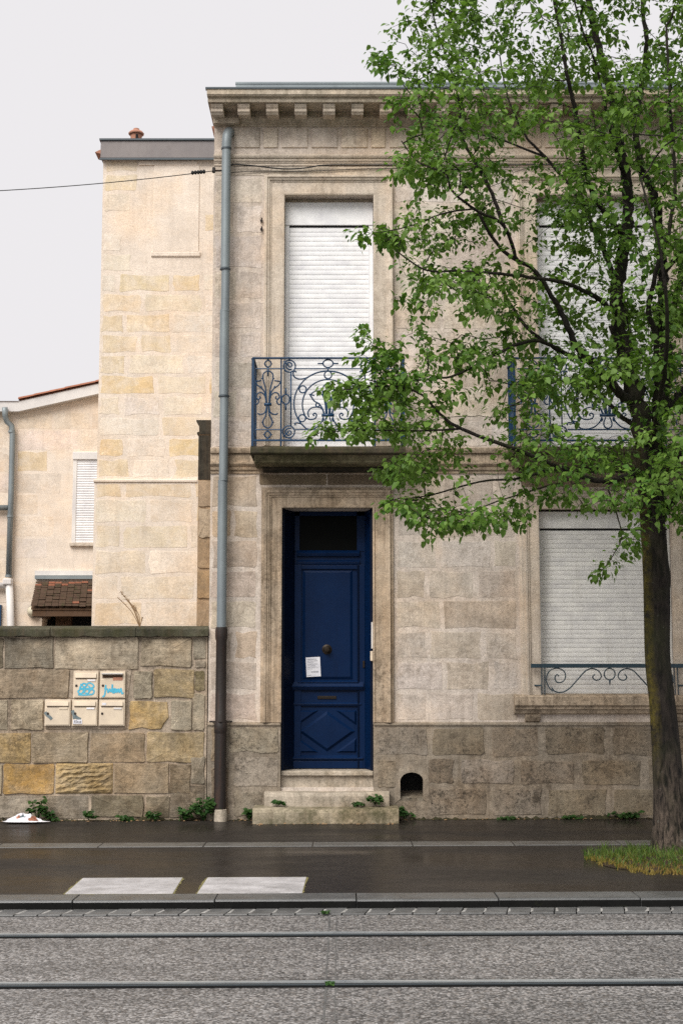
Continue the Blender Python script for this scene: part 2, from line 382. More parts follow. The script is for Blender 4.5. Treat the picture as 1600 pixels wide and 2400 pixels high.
# ------------------------------------------------------------------ a dressed or broken block of stone with its own uneven edge
def stone(name, parent, mat, color, x0, x1, z0, z1, y, proud=.012, gap=.008, jit=.006, bev=.01, poly=None, tilt=.004):
    if poly is None:
        x0 += gap; x1 -= gap; z0 += gap; z1 -= gap
        w, h = x1-x0, z1-z0
        c = min(.012+jit*.6, w*.12, h*.12)*random.uniform(.4, 1.3); jit = min(jit, w*.035, h*.05)
        poly = [(x0+c, z0), (x0+w*.36, z0), (x0+w*.68, z0), (x1-c, z0), (x1, z0+c), (x1, z0+h*.5), (x1, z1-c), (x1-c, z1),
                (x0+w*.66, z1), (x0+w*.33, z1), (x0+c, z1), (x0, z1-c), (x0, z0+h*.5), (x0, z0+c)]
    cx = sum(p[0] for p in poly)/len(poly); cz = sum(p[1] for p in poly)/len(poly)
    n = len(poly); J = lambda s: random.uniform(-s, s)
    ring = [(px+J(jit), pz+J(jit)) for px, pz in poly]
    tx, tz = J(tilt), J(tilt)
    vs = [(px, y+.02, pz) for px, pz in ring]
    for px, pz in ring:
        dx, dz = cx-px, cz-pz; L = math.hypot(dx, dz)+1e-6; b = min(bev*random.uniform(.5, 1.5), L*.4)
        vs.append((px+dx/L*b, y-proud*random.uniform(.6, 1.1)+tx*(px-cx)+tz*(pz-cz), pz+dz/L*b))
    vs.append((cx, y-proud-random.uniform(0, .3)*proud, cz))
    fs = [(i, (i+1) % n, n+(i+1) % n, n+i) for i in range(n)]+[(n+i, n+(i+1) % n, 2*n) for i in range(n)]
    me = bpy.data.meshes.new(name); me.from_pydata(vs, [], fs); me.materials.append(mat); me.update()
    return link(name, me, parent, color)
def vary(c, a=.12, hue=.05):
    k = random.uniform(1-a, 1+a); return (c[0]*k*random.uniform(1-hue*.4, 1+hue*.4), c[1]*k, c[2]*k*random.uniform(1-hue, 1+hue))
def pick(table):
    r = random.random()*sum(w for w, _ in table)
    for w, c in table:
        r -= w
        if r <= 0: return c
    return table[-1][1]
def courses(parent, mat, table, x0, x1, rows, y, wmin=.45, wmax=.8, name='stone', holes=(), va=.12, **kw):
    k = 0
    for z0, z1 in rows:
        x = x0; first = True
        while x < x1-.02:
            w = random.uniform(wmin, wmax)
            if first and k % 2: w *= random.uniform(.45, .65)
            first = False
            xe = x+w
            if x1-xe < wmin*.55: xe = x1
            if not any(x < b-.01 and xe > a+.01 and z0 < d-.01 and z1 > c+.01 for a, b, c, d in holes):
                stone(name, parent, mat, vary(pick(table), va), x, xe, z0, z1, y, **kw)
            x = xe
        k += 1

def wall_sheet(name, mat, parent, x0, x1, z0, z1, holes, y=0.0, depth=.35, back=None):
    xs = sorted({x0, x1, *[h[0] for h in holes], *[h[1] for h in holes]}); zs = sorted({z0, z1, *[h[2] for h in holes], *[h[3] for h in holes]})
    m = MB()
    def inside(a, b): return any(h[0] < a < h[1] and h[2] < b < h[3] for h in holes)
    for i in range(len(xs)-1):
        for j in range(len(zs)-1):
            if not inside((xs[i]+xs[i+1])/2, (zs[j]+zs[j+1])/2):
                m.add([(xs[i], y, zs[j]), (xs[i+1], y, zs[j]), (xs[i+1], y, zs[j+1]), (xs[i], y, zs[j+1])], [(0, 1, 2, 3)])
    for a, b, c, d in holes:
        e = y+depth
        m.add([(a, y, c), (a, y, d), (a, e, d), (a, e, c)], [(0, 1, 2, 3)]); m.add([(b, y, c), (b, e, c), (b, e, d), (b, y, d)], [(0, 1, 2, 3)])
        m.add([(a, y, d), (b, y, d), (b, e, d), (a, e, d)], [(0, 1, 2, 3)]); m.add([(a, y, c), (a, e, c), (b, e, c), (b, y, c)], [(0, 1, 2, 3)])
    if back is not None:                          # close the body behind
        m.add([(x0, y, z0), (x0, y, z1), (x0, back, z1), (x0, back, z0)], [(0, 1, 2, 3)])
        m.add([(x1, y, z0), (x1, back, z0), (x1, back, z1), (x1, y, z1)], [(0, 1, 2, 3)])
        m.add([(x0, back, z0), (x0, back, z1), (x1, back, z1), (x1, back, z0)], [(0, 1, 2, 3)])
        m.add([(x0, y, z1), (x1, y, z1), (x1, back, z1), (x0, back, z1)], [(0, 1, 2, 3)])
    return m.build(name, mat, parent, fix=False)

# ================================================================== THE SETTING: ground, road, pavement, kerbs, rails
KY0, KY1 = -5.43, -5.73                         # kerb back and face
GUT = -5.98
ROAD_Z = -0.10
pz = lambda y: 0.0052*y                         # the pavement falls towards the kerb
def sheet(name, mat, x0, x1, ys_zs, nx=12, kind='structure'):
    m = MB(); xs = [x0+(x1-x0)*i/nx for i in range(nx+1)]
    n = len(ys_zs)
    vs = [(x, y, z) for x in xs for y, z in ys_zs]
    fs = [(i*n+j, (i+1)*n+j, (i+1)*n+j+1, i*n+j+1) for i in range(nx) for j in range(n-1)]
    m.add(vs, fs)
    return tag(m.build(name, mat, slope=True, fix=False), kind=kind)
g = MB(); g.add([(-600, -600, -.6), (600, -600, -.6), (600, 600, -.6), (-600, 600, -.6)], [(0, 1, 2, 3)])
tag(g.build('ground', M['soil']), kind='structure')
road = sheet('road', M['aggregate'], -40, 40, [(-45, ROAD_Z), (KY1, ROAD_Z)])
pave = sheet('pavement', M['asphalt'], -40, 40, [(KY0, pz(KY0)), (-2.55, pz(-2.55)), (-2.17, pz(-2.17)), (.6, pz(.6))])

kerb = MB().box(-40, 40, KY1+.012, KY0-.002, -.3, pz(KY0)-.03).build('kerb', M['rubber'], slope=True); tag(kerb, kind='structure')
def row_stones(parent, name, mat, joints, y0, y1, z0, ztop, round_front=.02, gap=.004, skew=0.0, face=None):
    for a, b in zip(joints[:-1], joints[1:]):
        m = MB(); a += gap; b -= gap
        zt0, zt1 = ztop(y0)+random.uniform(-.002, .002), ztop(y1)+random.uniform(-.002, .002)
        r = round_front
        prof = [(y1, z0), (y1, zt1-r), (y1+r*.3, zt1-r*.3), (y1+r, zt1), (y0, zt0), (y0, z0)]
        nn = len(prof)
        vs = [(a, y, z) for y, z in prof]+[(b, y, z) for y, z in prof]
        vs = [(x+skew*(y-y0), y, z) for x, y, z in vs]
        m.add(vs, [tuple(range(nn)), tuple(range(2*nn-1, nn-1, -1))]+[(i, i+nn, (i+1) % nn+nn, (i+1) % nn) for i in range(nn)])
        m.m = [0, 0]+[1 if face and i == 0 else 0 for i in range(nn)]
        m.build(name, [mat, face] if face else mat, parent, slope=True, bevel=.004)
kj = [fx(px, 2112, KY1) for px in (170, 503, 835, 1168, 1500)]
step_k = kj[1]-kj[0]
kj = [kj[0]-step_k*i for i in range(5, 0, -1)]+kj+[kj[-1]+step_k*i for i in range(1, 6)]
row_stones(kerb, 'kerb_stone', M['kerb'], kj, KY0, KY1, -.2, lambda y: pz(y)+.004, .016, face=M['kerbface'])
strip = MB().box(-40, 40, -2.53, -2.19, -.2, pz(-2.5)-.012).build('old_kerb_line', M['rubber'], slope=True); tag(strip, kind='structure')
sj = [fx(250, 1980, -2.35)+.98*i for i in range(-6, 11)]
sj = [x+random.uniform(-.06, .06) for x in sj]
row_stones(strip, 'flush_kerb_stone', M['strip'], sj, -2.20, -2.52, -.15, lambda y: pz(y)+.006, .006, .005)
gut = MB().box(-40, 40, GUT, KY1-.002, -.3, ROAD_Z+.001).build('gutter', M['rubber'], slope=True); tag(gut, kind='structure')
gj = [-4.6+.166*i+random.uniform(-.006, .006) for i in range(57)]
row_stones(gut, 'gutter_stone', M['gutter'], gj, KY1-.006, GUT+.004, -.2, lambda y: ROAD_Z+.012, .006, .004, .18)
for x in gj[1:-1]:
    m = MB(); x += random.uniform(-.01, .01); s = random.uniform(.5, 1.1); n = 7
    yb, y = KY1-.035, GUT+.03
    pts = [(x-.012*s, yb), (x+.012*s, yb-.01), (x+.006, yb-.05), (x+.005-.02*s, y+.03), (x-.05*s, y), (x-.03, y+.02), (x-.012, yb-.05)]
    z = ROAD_Z+.0115
    m.add([(px, py, z) for px, py in pts]+[(sum(p[0] for p in pts)/n, sum(p[1] for p in pts)/n, z+.006)], [(i, (i+1) % n, n) for i in range(n)])
    m.build('joint_mortar', M['jointmortar'], gut, slope=True)
# pale square panels let into the pavement
for k, (a, b, c, d) in enumerate(((195, 428, 152, 405), (487, 718, 462, 708))):
    z = pz(-5)+.006
    q = [G(c, 2091, z), G(d, 2091, z), G(b, 2055, z), G(a, 2055, z)]
    m = MB(); m.add([(p.x, p.y, pz(p.y)+.005) for p in q]+[(p.x, p.y, pz(p.y)-.02) for p in q], [(0, 1, 2, 3), (0, 4, 5, 1), (1, 5, 6, 2), (2, 6, 7, 3), (3, 7, 4, 0)])
    o = m.build('paving_panel', M['panel'], pave, slope=True, bevel=.003)
    e = MB()
    for i in range(4):
        p0, p1 = q[i], q[(i+1) % 4]; dirn = (p1-p0).normalized(); side = Vector((dirn.y, -dirn.x, 0))
        pts = [p0, p1]; w = .016
        nseg = 14
        for j in range(nseg):
            a0 = p0.lerp(p1, j/nseg); a1 = p0.lerp(p1, (j+1)/nseg); ww = w*random.uniform(.4, 1.4)
            e.add([(a0.x, a0.y, pz(a0.y)+.003), (a1.x, a1.y, pz(a1.y)+.003), (a1.x+side.x*ww, a1.y+side.y*ww, pz(a1.y)+.003), (a0.x+side.x*ww, a0.y+side.y*ww, pz(a0.y)+.003)], [(0, 1, 2, 3)])
    e.build('panel_edging', M['grass_moss'], pave, slope=True)
# tram rails
def rail(y, label):
    r = empty('tram_rail', (0, y, ROAD_Z)); tag(r, label, 'rail', 'rails of the tram track')
    def strip_(name, a, b, z, mat):
        m = MB(); N = 40
        xs = [-40+80*i/N for i in range(N+1)]
        vs = []
        for x in xs: vs += [(x, a, z-.03), (x, a, z), (x, b, z), (x, b, z-.03)]
        fs = [(4*i+k, 4*i+4+k, 4*i+5+k, 4*i+1+k) for i in range(N) for k in range(3)]
        m.add(vs, fs); m.build(name, mat, r, slope=True)
    strip_('sealant', .042, .088, .004, M['rubber'])
    strip_('rail_head', .008, .042, .012, M['steel'])
    strip_('groove', -.034, .008, .0035, M['rubber'])
    strip_('guard_lip', -.050, -.034, .009, M['zinc_dark'])
    strip_('sealant', -.092, -.050, .004, M['rubber'])
rail(G(800, 2190, ROAD_Z).y, 'farther steel tram rail, nearer the kerb')
rail(G(800, 2306, ROAD_Z).y, 'nearer steel tram rail at the bottom of the picture')
j = MB()
for px, w in ((764, .012), (786, .007)):
    p = G(px, 2300, ROAD_Z); x = p.x
    ys = np.linspace(KY1-.28, -12, 60)
    prev = None
    for y in ys:
        xx = x*(1)+random.uniform(-.003, .003); ww = w*random.uniform(.4, 1.2)
        cur = [(xx-ww/2, y), (xx+ww/2, y)]
        if prev: j.add([(prev[0][0], prev[0][1], ROAD_Z+.002), (prev[1][0], prev[1][1], ROAD_Z+.002), (cur[1][0], cur[1][1], ROAD_Z+.002), (cur[0][0], cur[0][1], ROAD_Z+.002)], [(0, 1, 2, 3)])
        prev = cur
o = j.build('slab_joint', M['gutter'], road, slope=True)

# ================================================================== LEFT HOUSE, far back
LY = 7.0
lh = empty('neighbour_house', (fx(100, 1400, LY), LY, 0)); tag(lh, 'low cream stone house behind the garden wall, with sloping white fascia', 'house')
def kid(parent):                                # parts are modelled in world metres, then parented to an Empty that stands at the base
    return parent
def adopt(root):
    bpy.context.view_layer.update()
    for c in list(root.children): c.matrix_parent_inverse = root.matrix_world.inverted()
L = lambda px, py: P(px, py, LY)
lx0, lx1 = fx(-500, 1200, LY), fx(330, 1200, LY)
eave, top = L(48, 965).z, L(228, 925).z
slope = (L(228, 925).z-L(48, 965).z)/(L(228, 925).x-L(48, 965).x)
ridge_x = fx(330, 1200, LY); ridge_z = eave+slope*(ridge_x-L(48, 965).x)
ex = L(48, 965).x
dz0, dz1, dx0, dx1 = 0.0, L(150, 1432).z, L(99, 1450).x, L(262, 1450).x
wx0, wx1, wz0, wz1 = L(172, 1200).x, L(268, 1200).x, L(172, 1272).z, L(172, 1078).z
wall_l = MB()
wall_l.add([(lx0, LY, -.2), (dx0, LY, -.2), (dx0, LY, dz1), (dx1, LY, dz1), (dx1, LY, -.2), (ridge_x, LY, -.2), (ridge_x, LY, ridge_z), (ex, LY, eave), (lx0, LY, eave)], [(0, 1, 2, 8), (2, 3, 7, 8), (3, 4, 5, 6, 7)])
wall_l.add([(dx0, LY, -.2), (dx0, LY+.5, -.2), (dx0, LY+.5, dz1), (dx0, LY, dz1)], [(0, 1, 2, 3)])
wall_l.add([(dx0, LY, dz1), (dx0, LY+.5, dz1), (dx1, LY+.5, dz1), (dx1, LY, dz1)], [(0, 1, 2, 3)])
wl = wall_l.build('wall', M['rear_mortar'], lh, fix=False)
rows_l = []
z = .3
while z < eave-.05: rows_l.append((z, min(z+.36, eave))); z += .36
tabL = [(7, (.71, .61, .51)), (2, (.70, .58, .45)), (.6, (.68, .54, .38)), (3, (.72, .63, .54))]
courses(wl, M['rear'], tabL, L(36, 1200).x, fx(300, 1200, LY), rows_l, LY, .6, 1.1, holes=[(dx0-.1, dx1, 0, L(150, 1345).z), (wx0-.05, wx1+.05, wz0-.1, L(172, 1058).z)], va=.06, proud=.0015, gap=.004, bev=.02)
courses(wl, M['rear'], tabL, lx0, L(24, 1200).x, rows_l, LY, .6, 1.1, va=.06, proud=.0015, gap=.004, bev=.02)
zt0 = L(228, 1058).z
MB().box(wx0-.02, wx1+.02, LY-.05, LY+.1, wz1, L(172, 1060).z).build('shutter_box', M['white'], lh, bevel=.01)
sh = MB(); nsl = 34
for i in range(nsl):
    a = wz0+(wz1-wz0)*i/nsl; b = wz0+(wz1-wz0)*(i+1)/nsl
    sh.prism_x([(LY-.014, a), (LY-.02, (a+b)/2), (LY-.016, b-.006), (LY+.02, b-.003), (LY+.02, a)], wx0+.05, wx1-.05)
sh.build('roller_shutter', M['shutter'], lh)
MB().box(wx0-.01, wx0+.05, LY-.03, LY+.02, wz0, wz1).box(wx1-.05, wx1+.01, LY-.03, LY+.02, wz0, wz1).build('shutter_guide', M['white'], lh)
MB().box(wx0-.04, wx1+.04, LY-.06, LY+.02, wz0-.06, wz0-.003).build('window_sill', M['trim'], lh, bevel=.008)
# roof, rake and fascia
th = .15
rk = MB(); sx = [lx0, ex, ridge_x]; sz = [eave, eave, ridge_z]
for i in range(2):
    x0, x1, a, b = sx[i], sx[i+1], sz[i], sz[i+1]
    rk.add([(x0, LY-.14, a-.02), (x1, LY-.14, b-.02), (x1, LY-.14, b+th), (x0, LY-.14, a+th), (x0, LY+.05, a-.02), (x1, LY+.05, b-.02), (x1, LY+.05, b+th), (x0, LY+.05, a+th)],
           [(0, 1, 2, 3), (0, 4, 5, 1), (3, 2, 6, 7)])
rk.build('fascia_board', M['white'], lh)
rf = MB()
rf.add([(ex, LY-.16, eave+th+.01), (ridge_x, LY-.16, ridge_z+th+.01), (ridge_x, LY+9, ridge_z+th+.01), (ex, LY+9, eave+th+.01)], [(0, 1, 2, 3)])
rf.add([(lx0, LY-.16, eave+th), (ex, LY-.16, eave+th), (ex, LY+9, eave+th+.6), (lx0, LY+9, eave+th+.6)], [(0, 1, 2, 3)])
roof_l = rf.build('roof', M['tile_red'], lh)
d = Vector((ridge_x-ex, 0, ridge_z-eave)); nn = int(d.length/.24)
for i in range(nn):
    a = Vector((ex, 0, eave+th+.02))+d*(i/nn); b = Vector((ex, 0, eave+th+.02))+d*((i+1.12)/nn); u = Vector((0, 0, random.uniform(.02, .035)))
    m = MB(); pts = []
    for p, r in ((a, .065), (b, .055)):
        for k in range(7):
            t = PI*k/6; pts.append((p.x, LY-.10-math.cos(t)*r*1.25, p.z+u.z+math.sin(t)*r*.7-.02))
    m.add(pts, [(k, k+1, k+8, k+7) for k in range(6)]+[(0, 1, 2, 3, 4, 5, 6), (7, 8, 9, 10, 11, 12, 13)]); m.build('roof_tile', M['tile_red'], roof_l)
# downspout, elbow and white lower pipe
dp = [P(12, 955, LY-.2), P(13, 975, LY-.15), P(17, 988, LY-.12), P(28, 998, LY-.09), P(30, 1020, LY-.09), P(27, 1150, LY-.09), P(21, 1350, LY-.09)]
dpo = MB().tube(dp, .048, 10).build('downspout', M['zinc'], lh, smooth=True)
for py in (1012, 1210, 1350):
    c = P(28 if py < 1100 else (25 if py < 1300 else 21), py, LY-.09); MB().lathe([(.05, -.02), (.056, -.018), (.056, .018), (.05, .02)], c, 12).build('pipe_collar', M['zinc'], dpo, smooth='auto')
MB().tube([P(-300, 1190, LY-.08), P(19, 1190, LY-.08)], .045, 10).build('branch_pipe', M['zinc'], lh, smooth=True)
MB().tube([P(22, 1357, LY-.09), P(27, 1480, LY-.09), P(29, 1620, LY-.09)], .062, 10).tube([P(-200, 1372, LY-.09), P(15, 1372, LY-.09)], .05, 8).build('white_pipe', M['white'], lh, smooth=True)
MB().box(L(12, 1370).x, L(33, 1370).x, LY-.17, LY, L(20, 1372).z, L(20, 1357).z).build('pipe_hopper', M['white'], lh, bevel=.02)
# tiled canopy over the back door
ay0, ay1 = LY, LY-1.05
at0, at1 = P(87, 1363, ay0), P(217, 1363, ay0); 
za, zb = P(87, 1363, ay0).z, P(74, 1420, ay1).z
xa, xb = P(85, 1363, ay0).x, P(300, 1363, ay0).x
xc, xd = P(73, 1420, ay1).x, P(300, 1420, ay1).x
can = MB(); nr = 12
can.add([(xa, ay0, za-.06), (xb, ay0, za-.06), (xd, ay1, zb-.06), (xc, ay1, zb-.06)], [(0, 1, 2, 3)])
cano = can.build('door_canopy', M['wood_slot_shade'], lh)
for i in range(nr):
    t0, t1 = i/nr, (i+1.25)/nr
    m = MB(); nt_ = 14
    for k in range(nt_):
        u0, u1 = k/nt_+.002, (k+1)/nt_-.002; dzz = random.uniform(-.006, .012)
        f = lambda t, u, h: (xa+(xc-xa)*t+u*(xb-xa), ay0+(ay1-ay0)*t, za+(zb-za)*t+h+dzz)
        vs = [f(t0, u0, -.01), f(t0, u1, -.01), f(t1, u1, .035), f(t1, u0, .035), f(t1, u0, .005), f(t1, u1, .005)]
        m.add(vs, [(0, 1, 2, 3), (3, 2, 5, 4)], 1 if random.random() < (.5 if i < 2 else .08) else 0)
    m.build('tile_row', [M['tile'], M['tile_red']], cano, fix=False)
MB().box(xa, xb, LY-.10, LY, L(100, 1358).z, L(100, 1350).z).build('lead_flashing', M['zinc'], cano)
MB().box(xa-.01, xb, LY-.06, LY-.002, L(100, 1349).z, L(100, 1338).z).build('plaster_band', M['white'], lh)
MB().box(xc+.02, xd, ay1+.02, ay1+.12, zb-.16, zb-.04).box(xc+.02, xc+.10, ay1+.1, ay0, zb-.16, zb-.07).build('canopy_beam', M['wood_slot_shade'], cano)
MB().box(dx0, dx1, LY+.45, LY+.5, -.2, dz1).build('dark_doorway', M['black'], lh)
MB().box(L(124, 1450).x, L(160, 1450).x, LY+.25, LY+.4, -.2, dz1-.005).build('door_leaf', M['wood_slot_shade'], lh)
MB().box(lx0, P(4, 1440, LY-.03).x, LY-.06, LY-.004, .2, P(4, 1418, LY).z).build('blue_shutter', M['iron'], lh)
c = P(75, 1432, LY-.16)
lamp = MB().lathe([(.02, -.02), (.085, .0), (.10, .03), (.10, .055)], (c.x, LY-.002, c.z), 16, axis='y').build('lamp_base', M['zinc_dark'], lh, smooth='auto')
MB().lathe([(.092, .055), (.088, .10), (.06, .14), (.02, .155), (.002, .157)], (c.x, LY-.002, c.z), 16, axis='y').build('lamp_glass', M['lampglass'], lamp, smooth=True)
adopt(lh)

# ================================================================== REAR HOUSE: tall blind gable with metal parapet
RY = 2.5
rh = empty('rear_house', (fx(350, 1400, RY), RY, 0)); tag(rh, 'tall blind cream stone gable with grey metal parapet beside the town house', 'house')
R = lambda px, py: P(px, py, RY)
rx0, rx1 = R(232, 900).x, R(540, 900).x
rzt, rzc = R(300, 375).z, R(300, 334).z
rw = wall_sheet('wall', M['rear_mortar'], rh, rx0, rx1, -.2, rzt+.02, [], RY, .3, RY+6)
# lower part stands forward under a ledge
ledge = R(300, 1127).z
lw = MB().box(R(222, 1200).x, rx1, RY-.045, RY+.1, -.2, ledge).build('lower_wall', M['rear_mortar'], rh)
lx = R(222, 1200).x
MB().prism_x([(RY-.05, ledge-.03), (RY-.065, ledge-.02), (RY-.065, ledge+.004), (RY-.02, ledge+.022), (RY+.02, ledge+.022), (RY+.02, ledge-.03)], lx-.01, R(463, 1127).x).build('ledge', M['rear_mortar'], rh)
tabR = [(5, (.73, .64, .52)), (3.4, (.71, .59, .42)), (2, (.69, .54, .33)), (3, (.74, .66, .56))]
bx0, bx1, bz0, bz1 = R(360, 500).x, R(467, 500).x, R(360, 602).z, R(360, 384).z
rows_r = []; z = ledge+.03; hh = R(300, 500).z-R(300, 547).z
while z < rzt-.02: rows_r.append((z, min(z+hh, rzt))); z += hh
courses(rw, M['rear'], tabR, rx0, rx1, rows_r, RY, .42, .85, holes=[(bx0-.02, bx1+.02, bz0, bz1)], va=.05, proud=.0022, gap=.008, jit=.012, bev=.03)
rows_r = []; z = .9
while z < ledge-.05: rows_r.append((z, min(z+.34, ledge-.03))); z += .34
courses(lw, M['rear'], [(4, (.72, .61, .47)), (3, (.70, .56, .39)), (3, (.73, .635, .52))], lx, rx1, rows_r, RY-.045, .6, 1.1, va=.04, proud=.0018, gap=.006, jit=.01, bev=.03)
# walled-up window
MB().box(bx0, bx1, RY-.012, RY+.1, bz0+.07, bz1).build('blocked_window', M['rear_mortar'], rh, bevel=.006)
MB().prism_x([(RY-.01, bz0-.005), (RY-.022, bz0+.01), (RY-.022, bz0+.055), (RY-.014, bz0+.07), (RY+.02, bz0+.07), (RY+.02, bz0-.005)], bx0-.02, bx1+.02).build('blocked_window_sill', M['rear_mortar'], rh, bevel=.004)
MB().box(R(325, 390).x, R(463, 390).x, RY-.02, RY+.05, R(300, 388).z, R(300, 377).z).build('plaster_lintel', M['rear_mortar'], rh, color=(.6, .5, .4), bevel=.006)
MB().box(rx0-.03, rx1, RY-.07, RY+.35, rzt, rzc).build('parapet_flashing', M['flashing'], rh, bevel=.01)
MB().box(rx0-.045, rx1, RY-.09, RY+.37, rzc, rzc+.025).box(rx0-.04, rx1, RY-.082, RY-.06, rzt-.025, rzt+.0).build('flashing_edge', M['zinc_dark'], rh)
for px in (322,):
    c = P(px, 334, RY+.3); zb = rzc+.065
    pot = MB().lathe([(.075, -.1), (.075, .07), (.08, .09), (.08, .12)], (c.x, RY+.2, zb), 14).build('chimney_pot', M['terracotta'], rh, smooth='auto')
    MB().lathe([(.105, .125), (.11, .14), (.09, .165), (.045, .19), (.04, .21), (.01, .215)], (c.x, RY+.2, zb), 14).build('pot_cap', M['terracotta'], pot, smooth='auto')
    MB().box(c.x+.005, c.x+.035, RY+.11, RY+.14, zb+.04, zb+.1).build('pot_opening', M['black'], pot)
c = P(250, 334, RY+.2); MB().lathe([(.05, 0), (.05, .012), (.03, .028), (.005, .03)], (c.x, RY+.15, rzc+.024), 12).build('vent_cap', M['zinc_dark'], rh, smooth='auto')
c = P(231, 352, RY); MB().prism_y([(c.x-.05, c.z-.02), (rx0+.02, c.z-.06), (rx0+.02, c.z+.05)], RY+.02, RY+.3).build('verge_tile', M['terracotta'], rh)
adopt(rh)

# worn stone pier with a moulded black cap between the gable and the town house
PYR = .8
pr = empty('stone_pier', (fx(476, 1300, PYR), PYR, 0)); tag(pr, 'narrow stone pier with soot-black moulded cap left of the downpipe', 'pier')
q = lambda px, py: P(px, py, PYR)
x0, x1 = q(464, 1200).x, q(500, 1200).x
ps = MB().box(x0, x1, PYR, PYR+.5, -.1, q(470, 1012).z).build('shaft', M['facade'], pr, color=(.42, .30, .19))
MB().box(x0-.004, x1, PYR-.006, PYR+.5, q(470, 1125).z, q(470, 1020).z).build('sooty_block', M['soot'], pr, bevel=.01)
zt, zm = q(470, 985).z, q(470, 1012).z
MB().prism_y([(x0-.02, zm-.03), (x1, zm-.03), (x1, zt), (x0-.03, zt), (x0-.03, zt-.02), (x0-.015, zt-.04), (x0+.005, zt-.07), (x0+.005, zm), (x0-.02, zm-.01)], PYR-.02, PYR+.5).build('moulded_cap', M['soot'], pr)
for a, b, cc in ((1125, 1190, (.45, .33, .22)), (1190, 1262, (.47, .37, .26)), (1262, 1335, (.36, .25, .15)), (1335, 1405, (.40, .27, .15)), (1405, 1480, (.38, .27, .17))):
    stone('stone', pr, M['facade'], cc, x0, x1, q(470, b).z, q(470, a).z, PYR, .02, .006, .012)
adopt(pr)

# ================================================================== GARDEN WALL
gw = empty('garden_wall', (-3, 0.02, 0)); tag(gw, 'old garden wall of ochre and grey stone blocks with mossy coping', 'wall')
WY = 0.03
wtop = fz(1492, WY)
gx1 = fx(486, 1600, WY)
GWL = -9.0
gback = MB().box(GWL, gx1, WY, WY+.4, -.3, wtop).build('wall_core', M['rubble_mortar'], gw)
Z2 = lambda x, y: (P(x/2.8, 1430+y/2.8, WY).x, P(x/2.8, 1430+y/2.8, WY).z)
grey, grey2, och, och2, dark, tan = (.32, .28, .22), (.43, .37, .285), (.47, .335, .15), (.45, .345, .20), (.15, .125, .09), (.45, .37, .265)
blocks = [
 (-120, 22, 185, 385, dark), (30, 352, 183, 382, (.27, .235, .18)), (365, 912, 180, 385, grey2), (925, 1262, 180, 372, tan), (1270, 1348, 180, 325, grey2), (1282, 1352, 330, 380, grey),
 (-150, 452, 392, 578, (.33, .26, .18)), (880, 1000, 400, 582, grey2), (1010, 1275, 388, 576, och2), (1280, 1346, 395, 530, (.22, .18, .10)),
 (-150, 52, 592, 790, grey2), (74, 286, 588, 786, tan), (848, 1112, 590, 786, och), (1122, 1262, 590, 790, grey2), (1268, 1342, 545, 790, grey2),
 (-160, 204, 810, 1000, och), (215, 582, 800, 1000, (.36, .285, .19)), (592, 954, 806, 998, (.35, .275, .185)), (968, 1342, 800, 998, och2),
 (-170, 14, 1010, 1205, tan), (24, 358, 1008, 1208, (.44, .275, .10)), (752, 1110, 1006, 1202, (.36, .28, .185)), (1116, 1250, 1010, 1205, (.20, .15, .10)), (1255, 1345, 960, 1140, grey),
 (-200, 590, 1218, 1362, grey), (600, 944, 1216, 1352, (.20, .17, .12)), (960, 1112, 1222, 1360, (.16, .135, .09)), (1118, 1345, 1150, 1365, dark)]
for a, b, c, d_, col in blocks:
    (xa_, za_), (xb_, zb_) = Z2(a-3, c-3), Z2(b+3, d_+3)
    poly = None
    if (a, c) == (848, 590):
        poly = [Z2(*p) for p in ((850, 700), (846, 785), (930, 775), (1000, 786), (1065, 782), (1085, 740), (1110, 700), (1100, 600), (980, 588), (856, 592), (850, 640))]
    stone('stone', gw, M['rubble'], vary(col, .05), xa_, xb_, zb_, za_, WY, random.uniform(.010, .026), .0, .0065, .014, poly=poly, tilt=.015)
# the block gouged by slanting tooling
(xa_, za_), (xb_, zb_) = Z2(370, 1004), Z2(742, 1204)
m = MB(); NX, NZ = 26, 22
for i in range(NX+1):
    for k in range(NZ+1):
        u, v = i/NX, k/NZ
        ph = v*7.2-u*(2.0+1.2*v)+.30*math.sin(u*7+v*5)+.16*math.sin(u*19+v*11); w = math.sin(ph*2*PI*.8)*(.55+.45*math.sin(u*6.1+math.floor(ph*.8)*2.4))
        edge = min(u, 1-u, v, 1-v)*8
        m.v.append((xa_+(xb_-xa_)*u+random.uniform(-.002, .002), WY-.022-(.014*max(-.6, w)+random.uniform(-.006, .006))*min(1, edge)+max(0, 1-edge*2.5)*.02, zb_+(za_-zb_)*v))
m.f = [(i*(NZ+1)+k, (i+1)*(NZ+1)+k, (i+1)*(NZ+1)+k+1, i*(NZ+1)+k+1) for i in range(NX) for k in range(NZ)]; m.m = [0]*len(m.f)
tag(m.build('stone', M['rubble'], gw, color=(.43, .31, .15), fix=False), 'ochre block gouged by slanting tool marks')
# the rest of the wall, off to the left
rows_g = [(Z2(0, b)[1], Z2(0, a)[1]) for a, b in ((183, 385), (390, 585), (590, 795), (803, 1003), (1008, 1210), (1216, 1365))]
courses(gw, M['rubble'], [(3, grey2), (2, och2), (2, tan)], GWL, fx(-72, 1600, WY), rows_g, WY, .5, .9, proud=.02, gap=.008, jit=.012, bev=.02)
# smeared mortar round the mail boxes
(xa_, za_), (xb_, zb_) = Z2(440, 375), Z2(868, 590)
stone('mortar_patch', gw, M['rubble_mortar'], None, xa_, xb_, zb_, za_, WY, .012, .0, .02, .03)
(xa_, za_), (xb_, zb_) = Z2(288, 570), Z2(845, 795)
stone('mortar_patch', gw, M['rubble_mortar'], None, xa_, xb_, zb_, za_, WY, .012, .0, .02, .03)
